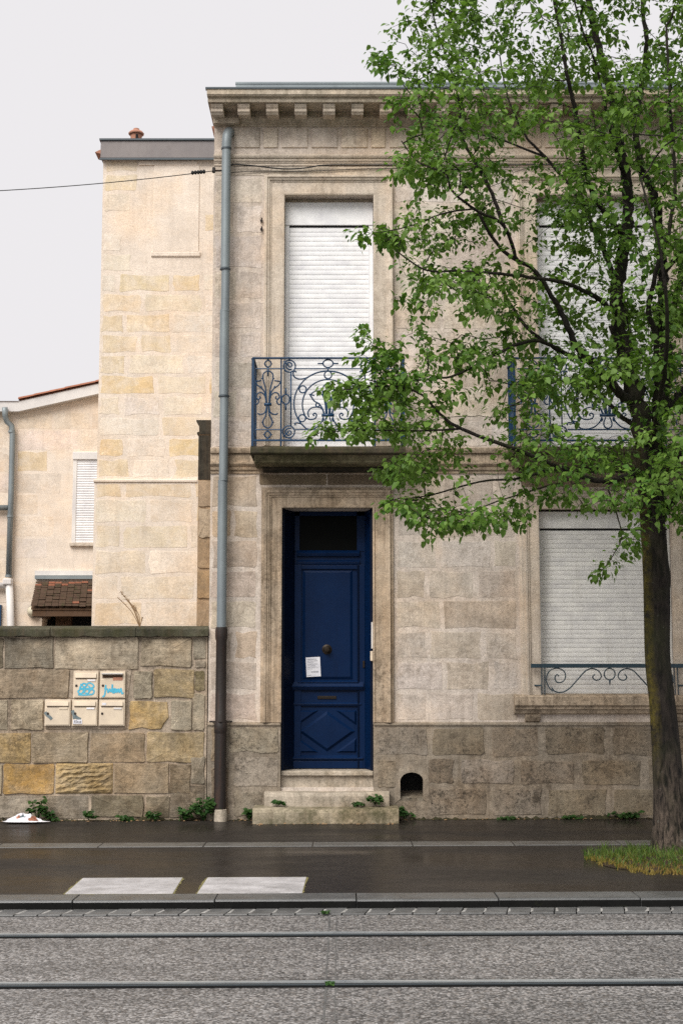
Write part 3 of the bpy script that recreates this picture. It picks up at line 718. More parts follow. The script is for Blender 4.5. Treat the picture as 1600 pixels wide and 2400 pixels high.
# coping stones
cz0, cz1 = fz(1491, WY-.07), fz(1471, WY-.07)
edges = [gx1+.015, fx(318, 1480, WY-.07), fx(118, 1480, WY-.07), fx(-110, 1480, WY-.07), fx(-340, 1480, WY-.07), -6.2, -7.6, GWL]
for b, a in zip(edges[:-1], edges[1:]):
    m = MB(); n = 10
    for i in range(n):
        u0, u1 = a+(b-a)*i/n+(.004 if i == 0 else 0), a+(b-a)*(i+1)/n-(.004 if i == n-1 else 0)
        if i == 0: prevj = (random.uniform(-.011, .011), random.uniform(-.010, .010))
        j0, j1 = prevj, (random.uniform(-.011, .011), random.uniform(-.010, .010)); prevj = j1
        pr0 = [(WY-.07+j0[0], cz0+j0[1]), (WY-.075+j0[0], cz1-.02), (WY-.055, cz1+j0[1]), (WY+.2, cz1+.03), (WY+.46, cz1), (WY+.46, cz0)]
        pr1 = [(WY-.07+j1[0], cz0+j1[1]), (WY-.075+j1[0], cz1-.02), (WY-.055, cz1+j1[1]), (WY+.2, cz1+.03), (WY+.46, cz1), (WY+.46, cz0)]
        k = len(pr0)
        fs = [(q_, q_+k, (q_+1) % k+k, (q_+1) % k) for q_ in range(k)]
        if i == 0: fs.append(tuple(range(k)))
        if i == n-1: fs.append(tuple(range(2*k-1, k-1, -1)))
        m.add([(u0, y, z) for y, z in pr0]+[(u1, y, z) for y, z in pr1], fs)
    m.build('coping_stone', M['coping'], gw)
adopt(gw)

# ================================================================== TOWN HOUSE
HX0, HX1 = fx(493, 1200), 6.6
th_ = empty('town_house', (0, 0, 0)); tag(th_, 'pale limestone town house with blue door, white roller shutters and carved cornice', 'house')
ztop = fz(292); zpl = fz(1697)
W1 = (fx(665, 750), fx(876, 750), fz(1046), fz(457))
W2 = (fx(1259, 750), fx(1549, 750), fz(1046), fz(457))
DR = (fx(659, 1500), fx(874, 1500), fz(1846), fz(1190))
GW = (fx(1263, 1400), fx(1577, 1400), fz(1632), fz(1192))
NI = (fx(935, 1840), fx(993, 1840), fz(1876), fz(1803))
fw = wall_sheet('facade_wall', M['mortar'], th_, HX0, HX1, -.2, fz(225), [W1, W2, DR, GW, NI], 0.0, .35, 7.0)
tabF = [(4, (.59, .515, .44)), (3, (.565, .49, .415)), (2, (.62, .55, .475)), (.6, (.58, .495, .40)), (1.6, (.51, .44, .37))]
tabFd = [(3, (.54, .455, .375)), (2, (.47, .39, .31)), (3, (.57, .49, .405)), (2, (.55, .445, .33))]
tabF1 = [(4, (.66, .585, .505)), (3, (.635, .555, .475)), (3, (.68, .605, .53)), (1.0, (.64, .545, .445)), (1.3, (.57, .49, .41))]  # upper floor paler: street shade and grime lower down are put into the colours
FK = dict(proud=.0028, gap=.006, jit=.007, bev=.03, va=.045, wmin=.42, wmax=.72)
rows_0 = [(fz(b), fz(a)) for a, b in ((1112, 1192), (1192, 1263), (1263, 1334), (1334, 1405), (1405, 1476), (1476, 1547), (1547, 1620), (1620, 1692))]
rows_1 = [(fz(b), fz(a)) for a, b in ((414, 478), (478, 549), (549, 632), (632, 704), (704, 774), (774, 842), (842, 912), (912, 982), (982, 1050))]
for x0, x1 in ((HX0, fx(607, 1400)), (fx(925, 1400), fx(1215, 1400)), (fx(1624, 1400), HX1)):
    courses(fw, M['facade'], tabFd if x0 == HX0 else tabF, x0, x1, rows_0, 0.0, **FK)
for x0, x1 in ((HX0, fx(618, 750)), (fx(921, 750), fx(1212, 750)), (fx(1595, 750), HX1)):
    courses(fw, M['facade'], tabF1, x0, x1, rows_1, 0.0, **FK)
# plinth
tabP = [(4, (.22, .18, .135)), (3, (.17, .14, .105)), (2, (.26, .215, .165)), (1, (.30, .26, .21))]
pl = MB()
xs = [(HX0, DR[0]), (DR[1], NI[0]), (NI[1], HX1)]
for x0, x1 in xs: pl.box(x0, x1, -.035, .05, -.25, zpl)
pl.box(NI[0], NI[1], -.035, .05, NI[3], zpl).box(NI[0], NI[1], -.035, .05, -.25, NI[2])
plo = pl.build('plinth', M['plinth_mortar'], th_)
PK = dict(proud=.007, gap=.006, jit=.012, bev=.022, tilt=.012)
def pst(px0, px1, py0, py1, col): stone('stone', plo, M['plinth'], vary(tuple(q_*.7+k_ for q_, k_ in zip(col, (.135, .108, .078))), .06), fx(px0, 1800), fx(px1, 1800), fz(py1), fz(py0), -.035, **PK)
for a in ((884, 1004, 1702, 1772, (.27, .24, .20)), (1010, 1138, 1702, 1772, (.19, .155, .12)), (1148, 1264, 1702, 1775, (.20, .16, .115)), (1274, 1422, 1702, 1770, (.185, .155, .12)), (1432, 1540, 1702, 1772, (.18, .15, .115)), (1548, 1690, 1702, 1772, (.19, .15, .11)), (1700, 1860, 1702, 1772, (.2, .16, .12)),
          (1002, 1064, 1776, 1840, (.15, .12, .09)), (1076, 1206, 1776, 1840, (.28, .25, .21)), (1214, 1346, 1780, 1840, (.215, .18, .14)), (1358, 1500, 1778, 1842, (.20, .17, .13)), (1510, 1640, 1778, 1842, (.2, .17, .13)), (1650, 1800, 1778, 1842, (.2, .17, .13)),
          (1002, 1140, 1846, 1912, (.25, .215, .165)), (1150, 1268, 1846, 1912, (.26, .22, .17)), (1276, 1420, 1846, 1914, (.22, .185, .14)), (1428, 1560, 1846, 1914, (.21, .17, .12)), (1568, 1760, 1846, 1914, (.21, .17, .12)),
          (532, 656, 1702, 1766, (.31, .275, .22)), (544, 656, 1772, 1846, (.36, .325, .275)), (492, 528, 1702, 1790, (.28, .22, .16)), (492, 540, 1795, 1915, (.22, .16, .10)), (546, 618, 1850, 1915, (.27, .235, .18)), (880, 930, 1776, 1850, (.24, .20, .155))):
    pst(*a)
MB().prism_x([(-.052, zpl-.012), (-.052, zpl+.006), (-.012, zpl+.022), (.02, zpl+.022), (.02, zpl-.012)], DR[1]+.005, HX1).prism_x([(-.052, zpl-.012), (-.052, zpl+.006), (-.012, zpl+.022), (.02, zpl+.022), (.02, zpl-.012)], HX0, DR[0]-.005).build('plinth_ledge', M['plinth_mortar'], th_)
# cellar vent: arched opening
ax0, ax1, az0, az1 = NI
cx = (ax0+ax1)/2; hw = (ax1-ax0)/2-.012; sp = az1-hw*.8-.02
arch = [(cx-hw, az0+.02), (cx-hw*1.02, sp)]+[(cx-hw*math.cos(PI*t/8), sp+hw*.72*math.sin(PI*t/8)) for t in range(1, 8)]+[(cx+hw*1.02, sp), (cx+hw, az0+.02)]
out = [(ax0-.05, az0-.03), (ax0-.06, sp)]+[(cx-(hw+.07)*math.cos(PI*t/8)+random.uniform(-.012, .012), sp+(hw*.72+.09)*math.sin(PI*t/8)+random.uniform(-.012, .012)) for t in range(1, 8)]+[(ax1+.06, sp), (ax1+.05, az0-.03)]
m = MB(); n = len(arch)
vs = [(x, -.044, z) for x, z in arch]+[(x, -.038, z) for x, z in out]+[(x, .05, z) for x, z in arch]+[(x, .0, z) for x, z in out]
m.add(vs, [(i, i+1, n+i+1, n+i) for i in range(n-1)]+[(i, 2*n+i, 2*n+i+1, i+1) for i in range(n-1)]+[(n+i, n+i+1, 3*n+i+1, 3*n+i) for i in range(n-1)])
m.build('vent_arch', M['plinth_mortar'], th_)
MB().box(ax0, ax1, .3, .34, az0, az1).build('vent_back', M['black'], th_)
MB().prism_x([(-.034, az0-.02), (-.034, az0+.03), (.3, az0+.09), (.3, az0-.02)], ax0+.002, ax1-.002).build('vent_sill', M['plinth'], th_, color=(.25, .22, .17))

# ---- mouldings across the facade
def moulding(name, mat, prof, x0=None, x1=None, parent=None, ret=True):
    x0 = HX0 if x0 is None else x0; x1 = HX1 if x1 is None else x1
    m = MB(); n = len(prof)
    vs = [(x0+(y if ret else 0), y, z) for y, z in prof]+[(x1, y, z) for y, z in prof]
    m.add(vs, [(i, i+n, i+1+n, i+1) for i in range(n-1)])
    if ret:                                     # return along the side of the house
        vs = [(x0+y, y, z) for y, z in prof]+[(x0+y, 3.0, z) for y, z in prof]
        m.add(vs, [(i, i+1, i+1+n, i+n) for i in range(n-1)])
    else: m.add([(x0, y, z) for y, z in prof], [tuple(range(n))])
    return m.build(name, mat, parent or th_, fix=False)
def flip(o):
    o.data.flip_normals(); return o
PJ = .42
c0 = fz(209, -PJ); c1 = fz(219, -PJ); c2 = fz(227, -PJ+.03); c3 = fz(229, -PJ+.05); c4 = fz(237, -PJ+.05); c5 = fz(240, -PJ+.08)
zs_ = c5+.004                                    # soffit
bed0 = fz(277, -.06); bed1 = fz(290, -.03)
prof = [(.02, bed1-.03), (-.015, bed1-.03), (-.015, bed1-.008), (-.03, bed1-.004), (-.03, bed1+.02), (-.05, bed0-.01), (-.065, bed0), (-.065, bed0+.02), (-.05, bed0+.022), (-.05, zs_), (-PJ+.08, zs_), (-PJ+.08, c5-.006), (-PJ+.055, c5-.006), (-PJ+.05, c4+.008), (-PJ+.05, c3), (-PJ+.03, c3+.002), (-PJ+.03, c2), (-PJ+.015, c2+.004), (-PJ+.005, c1-.012), (-PJ, c1-.008), (-PJ, c0), (0.3, c0+.03)]
# the return is short: keep the left end of the cornice close to the corner
def squeeze(prof, k): return prof
m = MB(); n = len(prof); xl = HX0
k = .13
vs = [(xl+min(0, y)*k, y, z) for y, z in prof]+[(HX1, y, z) for y, z in prof]+[(xl+min(0, y)*k, 3.0, z) for y, z in prof]
m.add(vs, [(i, i+n, i+1+n, i+1) for i in range(n-1)]+[(i, i+1, i+1+2*n, i+2*n) for i in range(n-1)])
cor = m.build('cornice', M['cornice'], th_, fix=False)
# modillions
mw = .142; mt = c5-.008; Yf = -PJ+.085
mz1, mz2, mz3 = fz(254, Yf), fz(262, Yf+.012), fz(276, -.10)
mp = [(-.048, mt), (Yf, mt), (Yf, mt-.028), (Yf+.012, mt-.032), (Yf+.012, mz2+.055), (Yf+.028, mz2+.05), (Yf+.028, mz2+.012), (Yf+.045, mz2), (Yf+.06, mz2-.02), (-.2, mz3+.03), (-.13, mz3+.004), (-.08, mz3), (-.048, mz3-.004)]
mm = MB().prism_x(mp, -mw/2, mw/2); mme = mm.mesh('modillion', M['trim'])
import bmesh
bm = bmesh.new(); bm.from_mesh(mme); bmesh.ops.recalc_face_normals(bm, faces=bm.faces); bm.to_mesh(mme); bm.free()
xm = [fx(px, 250, Yf) for px in (571, 637, 704.5, 771.5, 837.5)]; dm = (xm[-1]-xm[0])/4
px_list = [HX0+.055]+[xm[0]+dm*i for i in range(0, 24)]
for x in px_list:
    if x < HX1-.1:
        o = link('modillion', mme, cor); o.location.x = x; b = o.modifiers.new('bevel', 'BEVEL'); b.width = .004; b.segments = 1
# squat block under the corner bracket
MB().box(HX0-.006, fx(562, 280, -.06), -.10, .02, fz(290, -.08), fz(277, -.08)).build('corner_block', M['cornice'], cor, bevel=.005)
# frieze panels
fz0, fz1_ = fz(347), fz(301)
x = fx(548, 320)
for w, gp in [(.31, .045), (.17, .045), (.31, .045), (.31, .045), (.31, .045), (.17, .045)]*6:
    if x+w > HX1: break
    m = MB(); a, b = x, x+w
    m.add([(a, 0.0, fz0), (b, 0.0, fz0), (b, 0.0, fz1_), (a, 0.0, fz1_), (a+.006, -.016, fz0+.006), (b-.006, -.016, fz0+.006), (b-.006, -.016, fz1_-.006), (a+.006, -.016, fz1_-.006)],
          [(0, 1, 5, 4), (1, 2, 6, 5), (2, 3, 7, 6), (3, 0, 4, 7), (4, 5, 6, 7)])
    m.build('frieze_panel', M['facade'], th_, color=vary((.64, .555, .465), .05)); x += w+gp
# architrave string under the frieze
za = [fz(p) for p in (353, 366, 369, 373, 376, 380, 383, 388)]
moulding('architrave_string', M['trim'], [(.02, za[7]-.004), (-.012, za[7]-.004), (-.012, za[6]), (-.022, za[6]+.002), (-.022, za[5]+.004), (-.034, za[5]+.006), (-.034, za[3]-.004), (-.05, za[3]), (-.06, za[2]), (-.06, za[1]), (-.03, za[1]+.012), (.02, za[1]+.015)], ret=False)
# plain band above the windows
stx = HX0
for w in [.66, .72, .7, .68, .74, .7, .66, .7, .7, .7, .7, .7]:
    if stx+w > HX1: break
    stone('stone', fw, M['facade'], vary((.64, .56, .47), .05), stx, stx+w, fz(413), fz(390), 0.0, .004, .004, .003, .008); stx += w
# string course between the floors
z0 = [fz(p) for p in (1052, 1058, 1063, 1088, 1092, 1097, 1102, 1110)]
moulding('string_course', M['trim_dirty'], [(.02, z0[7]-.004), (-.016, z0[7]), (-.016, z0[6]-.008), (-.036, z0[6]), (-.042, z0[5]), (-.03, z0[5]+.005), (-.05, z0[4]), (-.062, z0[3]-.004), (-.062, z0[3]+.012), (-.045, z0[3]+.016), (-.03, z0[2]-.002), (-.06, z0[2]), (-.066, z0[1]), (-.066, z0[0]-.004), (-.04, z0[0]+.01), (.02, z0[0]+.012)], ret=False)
# roof
MB().box(HX0-PJ*.17, HX1, -PJ-.012, -PJ+.05, c0+.002, c0+.022).build('zinc_edge', M['zinc_dark'], th_)
rr = MB(); rx_ = fx(553, 195, 1.0)
rr.add([(HX0-.05, -PJ+.02, c0+.024), (HX1, -PJ+.02, c0+.024), (HX1, 2.5, c0+.45), (rx_, 2.5, c0+.45)], [(0, 1, 2, 3)])
rr.add([(HX0-.05, -PJ+.02, c0+.024), (rx_, 2.5, c0+.45), (HX0+.2, 7, c0+.1)], [(0, 1, 2)])
rr.build('roof', M['zinc_roof'], th_, fix=False)
yb = .05; zr0 = fz(200, yb)
MB().tube([(fx(552, 195, yb), yb, fz(196, yb)), (HX1, yb, fz(194, yb))], .02, 8).box(fx(553, 195, yb), HX1, yb-.008, yb+.01, c0-.02, fz(197, yb)).build('roof_gutter', M['zinc'], th_)
MB().prism_y([(HX0-.05, fz(300, .2)), (HX0+.03, fz(322, .2)), (HX0+.03, fz(297, .2))], .15, .5).build('verge_tile', M['terracotta'], th_)

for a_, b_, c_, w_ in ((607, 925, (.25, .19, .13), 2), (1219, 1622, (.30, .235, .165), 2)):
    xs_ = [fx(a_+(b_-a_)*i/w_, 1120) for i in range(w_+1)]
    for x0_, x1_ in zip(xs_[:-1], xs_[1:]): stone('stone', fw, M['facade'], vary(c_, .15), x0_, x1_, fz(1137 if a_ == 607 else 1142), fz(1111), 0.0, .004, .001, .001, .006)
# ---- window and door surrounds
def surround(name, o, zb, prof, mat): return MB().frame(o[0], o[1], zb, o[3], prof).build(name, mat, th_)
WP = [(-.003, -.05), (-.003, .022), (.012, .026), (.145, .026), (.15, .034), (.165, .036), (.17, .05), (.195, .058), (.2, .07), (.218, .07), (.222, .03), (.235, .02), (.238, -.02)]
surround('window_surround', W1, W1[2], WP, M['trim']); surround('window_surround', W2, W2[2], WP, M['trim'])
DP = [(-.003, -.05), (-.003, .048), (.018, .052), (.024, .036), (.118, .036), (.122, .048), (.14, .05), (.143, .062), (.165, .064), (.168, .076), (.195, .082), (.2, .07), (.205, .04), (.232, .036), (.236, -.02)]
surround('door_surround', DR, zpl+.02, DP, M['trim_dirty'])
surround('window_surround', GW, GW[2], [(-.003, -.05), (-.003, .03), (.02, .034), (.11, .034), (.115, .048), (.135, .05), (.138, .062), (.16, .066), (.164, .045), (.2, .045), (.205, .025), (.22, .02), (.222, -.02)], M['trim'])
for (x, py) in ((fx(613, 520), 518), (fx(613, 540), 538), (fx(926, 520), 518), (fx(926, 540), 538)):
    z = fz(py); MB().box(x-.014, x+.014, -.03, .01, z-.008, z+.008).tube([(x+.004, -.028, z-.03), (x+.004, -.028, z+.03)], .008, 6).build('hinge_pin', M['castiron'], fw)

# ---- roller shutters, slat by slat
def shutter(o, box_h, nsl, mat, depth, guide=.05, foot=.0):
    x0, x1, z0, z1 = o; yb = depth
    zb = z1-box_h
    bx = MB().box(x0+.004, x1-.004, yb-.03, yb+.12, zb, z1-.004).build('roller_shutter', mat, th_, bevel=.006)
    MB().box(x0+.01, x1-.01, yb-.012, yb+.02, zb-.018, zb-.001).build('box_gap', M['black'], bx)
    for a, b in ((x0+.004, x0+guide), (x1-guide, x1-.004)):
        MB().box(a, b, yb-.02, yb+.05, z0+.002, zb-.002).build('guide_rail', mat, bx, bevel=.003)
    h = (zb-.02-z0-foot)/nsl; a, b = x0+guide+.002, x1-guide-.002
    pr_ = [(.02, 0), (.0, 0), (-.0028, h*.04), (-.0045, h*.3), (-.0045, h*.62), (-.003, h*.93), (.0015, h*.955), (.0015, h*.985), (.02, h*.985)]
    sm = MB().prism_x(pr_, a, b).mesh('slat', mat)
    bm = bmesh.new(); bm.from_mesh(sm); bmesh.ops.recalc_face_normals(bm, faces=bm.faces); bm.to_mesh(sm); bm.free()
    for i in range(nsl):
        s_ = link('slat', sm, bx); s_.location = (0, yb+random.uniform(-.001, .001), z0+foot+h*i)
    MB().box(a, b, yb-.012, yb+.02, z0+.002, z0+foot-.002).build('bottom_bar', mat, bx, bevel=.003)
    MB().box(x0, x1, yb+.1, yb+.12, z0, zb).build('shutter_backing', M['black'], bx)
bh1 = fz(478, .14)-fz(531, .12)
shutter((W1[0], W1[1], W1[2], fz(478, .2)), bh1, 45, M['shutter'], .16, .055, .06)
shutter((W2[0], W2[1], W2[2], fz(478, .2)), bh1, 45, M['shutter'], .16, .055, .06)
for o_ in (W1, W2): MB().box(o_[0]+.003, o_[1]-.003, .17, .33, fz(478, .2), o_[3]-.002).build('lintel_soffit', M['trim'], th_)
shutter((GW[0], GW[1], GW[2], fz(1199, .12)), fz(1199, .12)-fz(1239, .12), 36, M['shutter_low'], .12, .03, .03)
# sill of the ground-floor window
s1, s2, s3, s4 = fz(1632, -.13), fz(1655, -.13), fz(1662, -.09), fz(1674, -.05)
sx0, sx1 = fx(1206, 1640, -.13), fx(1636, 1640, -.13)
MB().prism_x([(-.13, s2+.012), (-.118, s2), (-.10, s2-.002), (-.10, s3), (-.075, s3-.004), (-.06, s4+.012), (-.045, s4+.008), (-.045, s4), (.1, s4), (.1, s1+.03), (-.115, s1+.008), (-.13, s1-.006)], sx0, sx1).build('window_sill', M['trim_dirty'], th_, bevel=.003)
for px in (1248, 1594):
    x = fx(px, 1680, -.05)
    MB().prism_x([(-.065, s4-.002), (-.06, s4-.03), (-.03, fz(1690)), (.02, fz(1694)), (.02, s4-.002)], x-.085, x+.085).build('sill_bracket', M['trim_dirty'], th_, bevel=.006)

# ---- wrought iron
def spiral(cx, cy, r0, r1, a0, turns, n=26):
    return [(cx+(r0+(r1-r0)*t)*math.cos(a0+2*PI*turns*t), cy+(r0+(r1-r0)*t)*math.sin(a0+2*PI*turns*t)) for t in [i/(n-1) for i in range(n)]]
def ring(cx, cy, rx, ry=None, n=22):
    ry = ry or rx
    return [(cx+rx*math.cos(2*PI*i/n), cy+ry*math.sin(2*PI*i/n)) for i in range(n+1)]
def arc(cx, cy, rx, ry, a0, a1, n=24):
    return [(cx+rx*math.cos(math.radians(a0+(a1-a0)*i/(n-1))), cy+ry*math.sin(math.radians(a0+(a1-a0)*i/(n-1)))) for i in range(n)]
def smooth_pts(pts, k=5):
    out = []
    p = [pts[0]]+list(pts)+[pts[-1]]
    for i in range(1, len(p)-2):
        for j in range(k):
            t = j/k; q = []
            for d in range(len(pts[0])):
                a, b, c, e = p[i-1][d], p[i][d], p[i+1][d], p[i+2][d]
                q.append(.5*((2*b)+(-a+c)*t+(2*a-5*b+4*c-e)*t*t+(-a+3*b-3*c+e)*t**3))
            out.append(tuple(q))
    out.append(tuple(pts[-1])); return out
CX = 815.0
# (points in the railing's own plane, units of 1/3.92 of a photo pixel, y down)
center_half = [
 ring(460, 308, 55), spiral(462, 300, 40, 8, math.radians(60), 1.35), [(405, 262), (450, 300)], [(460, 240), (460, 253)],
 ring(455, 910, 55), spiral(458, 915, 40, 8, math.radians(-60), -1.35), [(405, 955), (450, 915)], [(475, 965), (475, 988)],
 [(475, 365), (475, 855)],
 ring(428, 612, 36, 46), [(428, 510), (428, 566)], [(428, 658), (428, 712)],
 smooth_pts([(525, 362), (505, 352), (494, 372), (505, 405), (545, 425), (600, 420), (655, 395), (720, 366), (815, 350)]),
 arc(815, 650, 312, 300, 270, 130), smooth_pts([(614, 880), (660, 885), (715, 865), (755, 820), (772, 775)]),
 arc(815, 660, 235, 230, 270, 155), smooth_pts([(602, 757), (622, 785), (655, 797), (695, 788), (710, 760), (695, 738), (678, 752), (690, 764)]),
 smooth_pts([(778, 750), (760, 700), (715, 682), (660, 692), (632, 730), (640, 775)]),
 ring(583, 520, 32), ring(578, 785, 32), ring(720, 663, 17),
 smooth_pts([(796, 745), (790, 660), (770, 585), (735, 545), (700, 535), (660, 565), (690, 577)]), smooth_pts([(645, 562), (668, 598), (690, 628), (735, 655), (765, 700), (782, 745)]),
 smooth_pts([(806, 745), (800, 640), (765, 545), (775, 490), (815, 455)]),
 smooth_pts([(770, 775), (776, 800), (765, 815)]), smooth_pts([(800, 775), (785, 830), (792, 865), (815, 880)]),
 [(720, 283), (770, 283)], smooth_pts([(520, 850), (510, 835), (530, 826), (570, 838), (615, 880)]),
]
center_mid = [ring(815, 283, 46, 36), ring(815, 388, 34), [(815, 318), (815, 356)], [(815, 422), (815, 435)], [(815, 233), (815, 247)], [(815, 880), (815, 895)]]
center_thick = [[(757, 757), (873, 757)]]
cc = 263.0
side_half = [
 smooth_pts([(252, 645), (246, 560), (238, 500), (218, 425), (222, 375), (263, 345)]), [(218, 425), (203, 418)], [(203, 440), (150, 447)],
 smooth_pts([(247, 600), (232, 545), (205, 510), (165, 480), (150, 452)]), [(205, 512), (200, 488)],
 smooth_pts([(248, 640), (236, 580), (205, 550), (172, 556), (156, 590), (172, 610), (193, 600), (185, 584)]), smooth_pts([(160, 595), (180, 630), (165, 657), (150, 655)]),
 smooth_pts([(252, 668), (245, 720), (222, 745), (185, 750), (172, 738)]), smooth_pts([(256, 668), (248, 750), (220, 815), (232, 858), (263, 876)]), [(222, 815), (208, 826)],
 [(225, 285), (236, 285)], [(222, 936), (233, 936)],
]
side_mid = [ring(263, 285, 29), [(263, 240), (263, 256)], [(263, 314), (263, 400)], ring(263, 936, 28), [(263, 964), (263, 988)], [(263, 890), (263, 908)]]
side_thick = [[(229, 657), (297, 657)]]

def balcony(px0, px1, xs):
    YB = -.50
    ref = P(560+CX/3.92, 0, YB); sc = (P(801, 940, YB).x-P(800, 940, YB).x)/3.92
    x0, x1 = fx(px0, 940, YB), fx(px1, 940, YB); cxw = (x0+x1)/2
    zz = lambda v: P(800, 780+v/3.92, YB).z
    ux = lambda u: cxw+(u-CX)*sc*xs
    t0, t1, t2 = fz(1046, YB), fz(1066, YB), fz(1086, YB+.08)
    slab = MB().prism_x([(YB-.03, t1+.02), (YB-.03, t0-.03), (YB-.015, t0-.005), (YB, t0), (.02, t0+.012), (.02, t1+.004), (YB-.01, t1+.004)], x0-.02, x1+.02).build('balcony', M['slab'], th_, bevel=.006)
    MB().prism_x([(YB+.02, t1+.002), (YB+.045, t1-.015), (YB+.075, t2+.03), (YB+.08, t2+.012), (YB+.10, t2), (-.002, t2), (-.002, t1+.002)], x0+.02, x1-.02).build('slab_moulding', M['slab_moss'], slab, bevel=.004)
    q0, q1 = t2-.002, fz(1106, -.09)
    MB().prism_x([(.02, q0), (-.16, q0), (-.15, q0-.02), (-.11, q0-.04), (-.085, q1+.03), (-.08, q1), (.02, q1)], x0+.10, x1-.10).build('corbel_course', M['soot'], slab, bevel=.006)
    zt, zb, z3, z4 = zz(233), zz(988), zz(330), zz(890)
    def bar(name, pts, r, n=4): return MB().tube(pts, r, n).build(name, M['iron'], slab)
    MB().box(x0-.005, x1+.005, YB-.022, YB+.022, zt-.010, zt+.008).build('top_rail', M['iron'], slab, bevel=.003)
    MB().box(x0, x1, YB-.012, YB+.012, zb-.010, zb+.010).build('bottom_rail', M['iron'], slab)
    for s in (x0+.001, x1-.001):
        MB().box(s-.02, s+.02, YB+.022, -.0, zt-.009, zt+.007).build('side_top_rail', M['iron'], slab)
        MB().box(s-.011, s+.011, YB+.014, -.0, zb-.009, zb+.009).build('side_bottom_rail', M['iron'], slab)
        MB().box(s-.014, s+.014, YB-.014, YB+.014, t0, zt-.01).build('corner_post', M['iron'], slab)
        sd_ = MB()
        for y in (YB+.10, YB+.2, YB+.3, YB+.4): sd_.tube([(s, y, zb), (s, y, zt-.008)], .008, 6)
        for zc in (z3, z4): sd_.tube([(s, YB, zc), (s, 0, zc)], .007, 6)
        for q in range(3):
            pts = [(s, YB+.15+.1*q+.035*math.sin(2*PI*t/16), (z3+z4)/2+.2*(t/8-1)) for t in range(17)]
            sd_.tube(pts, .006, 5)
        sd_.build('side_grille', M['iron'], slab)
        MB().box(s-.012, s+.012, -.012, .01, t0, zt).build('wall_post', M['iron'], slab)
    for u in (385, 2*CX-385): bar('upright', [(ux(u), YB, t0), (ux(u), YB, zt-.008)], .009, 6)
    def rails(a, b, v): bar('cross_rail', [(ux(a), YB, zz(v)), (ux(b), YB, zz(v))], .0085, 6)
    for v in (330, 890):
        rails(150, 405, v); rails(515, 2*CX-515, v); rails(2*CX-405, 2*CX-150, v)
    def work(name, items, mid, thick, about, shift, center=CX):
        m = MB(); T = lambda p: (ux(p[0]+shift), YB, zz(p[1]))
        for L_ in items:
            m.tube([T(p) for p in L_], .0086, 5); m.tube([T((2*about-p[0], p[1])) for p in L_], .0086, 5)
        for L_ in mid: m.tube([T(p) for p in L_], .0086, 5)
        for L_ in thick: m.tube([T(p) for p in L_], .020, 6)
        m.build(name, M['iron'], slab, smooth=True)
    work('scroll_panel', center_half, center_mid, center_thick, CX, 0)
    work('palmette_panel', side_half, side_mid, side_thick, cc, 0)
    work('palmette_panel', side_half, side_mid, side_thick, cc, 2*CX-2*cc)
balcony(592, 945, 1.0)
balcony(1204, 1640, 1.235)

# low railing on the sill of the ground-floor window
gr = []
YG = -.09; k8 = lambda x, y: P(1100+x/3.136, 1150+y/3.136, YG)
def K(pts): return [tuple(k8(*p)) for p in pts]
mid_u = (GW[0]+GW[1])/2
mirror = lambda pts: [(2*mid_u-x, y, z) for x, y, z in pts]
r_top = MB().box(fx(1243, 1560, YG), 2*mid_u-fx(1243, 1560, YG), YG-.018, YG+.018, k8(0, 1302).z, k8(0, 1272).z).build('sill_railing', M['iron_teal'], th_, bevel=.003)
m = MB()
for pts in (smooth_pts([(655, 1365), (640, 1352), (625, 1375), (640, 1408), (680, 1405), (703, 1370), (690, 1325), (640, 1305), (585, 1325), (562, 1385), (578, 1440), (610, 1475)]),
            smooth_pts([(600, 1445), (625, 1475), (675, 1482), (730, 1455), (790, 1390), (850, 1325), (900, 1308), (945, 1325), (966, 1362), (950, 1388), (920, 1392), (902, 1370), (918, 1350)])):
    p = K(pts); m.tube(p, .0075, 6); m.tube(mirror(p), .0075, 6)
p = K(ring(1012, 1348, 40, 42)); xm_ = k8(1012, 1348).x
p = [(x-xm_+mid_u, y, z) for x, y, z in p]; m.tube(p, .0075, 6)
a = k8(1012, 1390); m.tube([(mid_u, YG, a.z), (mid_u, YG, a.z-.03), (mid_u, YG, a.z-.065)], [.012, .010, .003], 6)
m.build('scrollwork', M['iron_teal'], r_top, smooth=True)
for u in (528, 551):
    p = K([(u, 1300), (u, 1500)]); MB().tube(p, .007, 6).build('upright', M['iron_teal'], r_top); MB().tube(mirror(p), .007, 6).build('upright', M['iron_teal'], r_top)
p = K([(475, 1432), (528, 1432)]); p[0] = (p[0][0], -.02, p[0][2])
MB().tube(p, .010, 6).tube(mirror(p), .010, 6).build('wall_tie', M['iron_teal'], r_top)

# ---- the door, set back between splayed jambs
dx0, dx1, dz0, dz1 = DR[0], DR[1], fz(1806), DR[3]
DY = .38
lx0_, lx1_ = fx(690, 1500, DY), fx(855, 1500, DY)
fr = MB()
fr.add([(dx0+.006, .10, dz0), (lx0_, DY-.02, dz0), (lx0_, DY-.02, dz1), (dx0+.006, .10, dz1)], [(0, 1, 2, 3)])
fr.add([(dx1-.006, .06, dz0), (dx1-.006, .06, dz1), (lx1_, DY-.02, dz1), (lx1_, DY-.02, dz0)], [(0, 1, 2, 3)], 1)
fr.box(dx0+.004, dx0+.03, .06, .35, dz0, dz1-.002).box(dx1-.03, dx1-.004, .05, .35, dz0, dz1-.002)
door_fr = fr.build('door_frame', [M['door_shaded'], M['door']], th_)  # left jamb painted as the shaded side, right jamb as the lit one
leaf = MB()
tz0, tz1 = fz(1292, DY), fz(1322, DY)
leaf.box(lx0_-.02, lx1_+.02, DY, DY+.05, dz0, tz0)
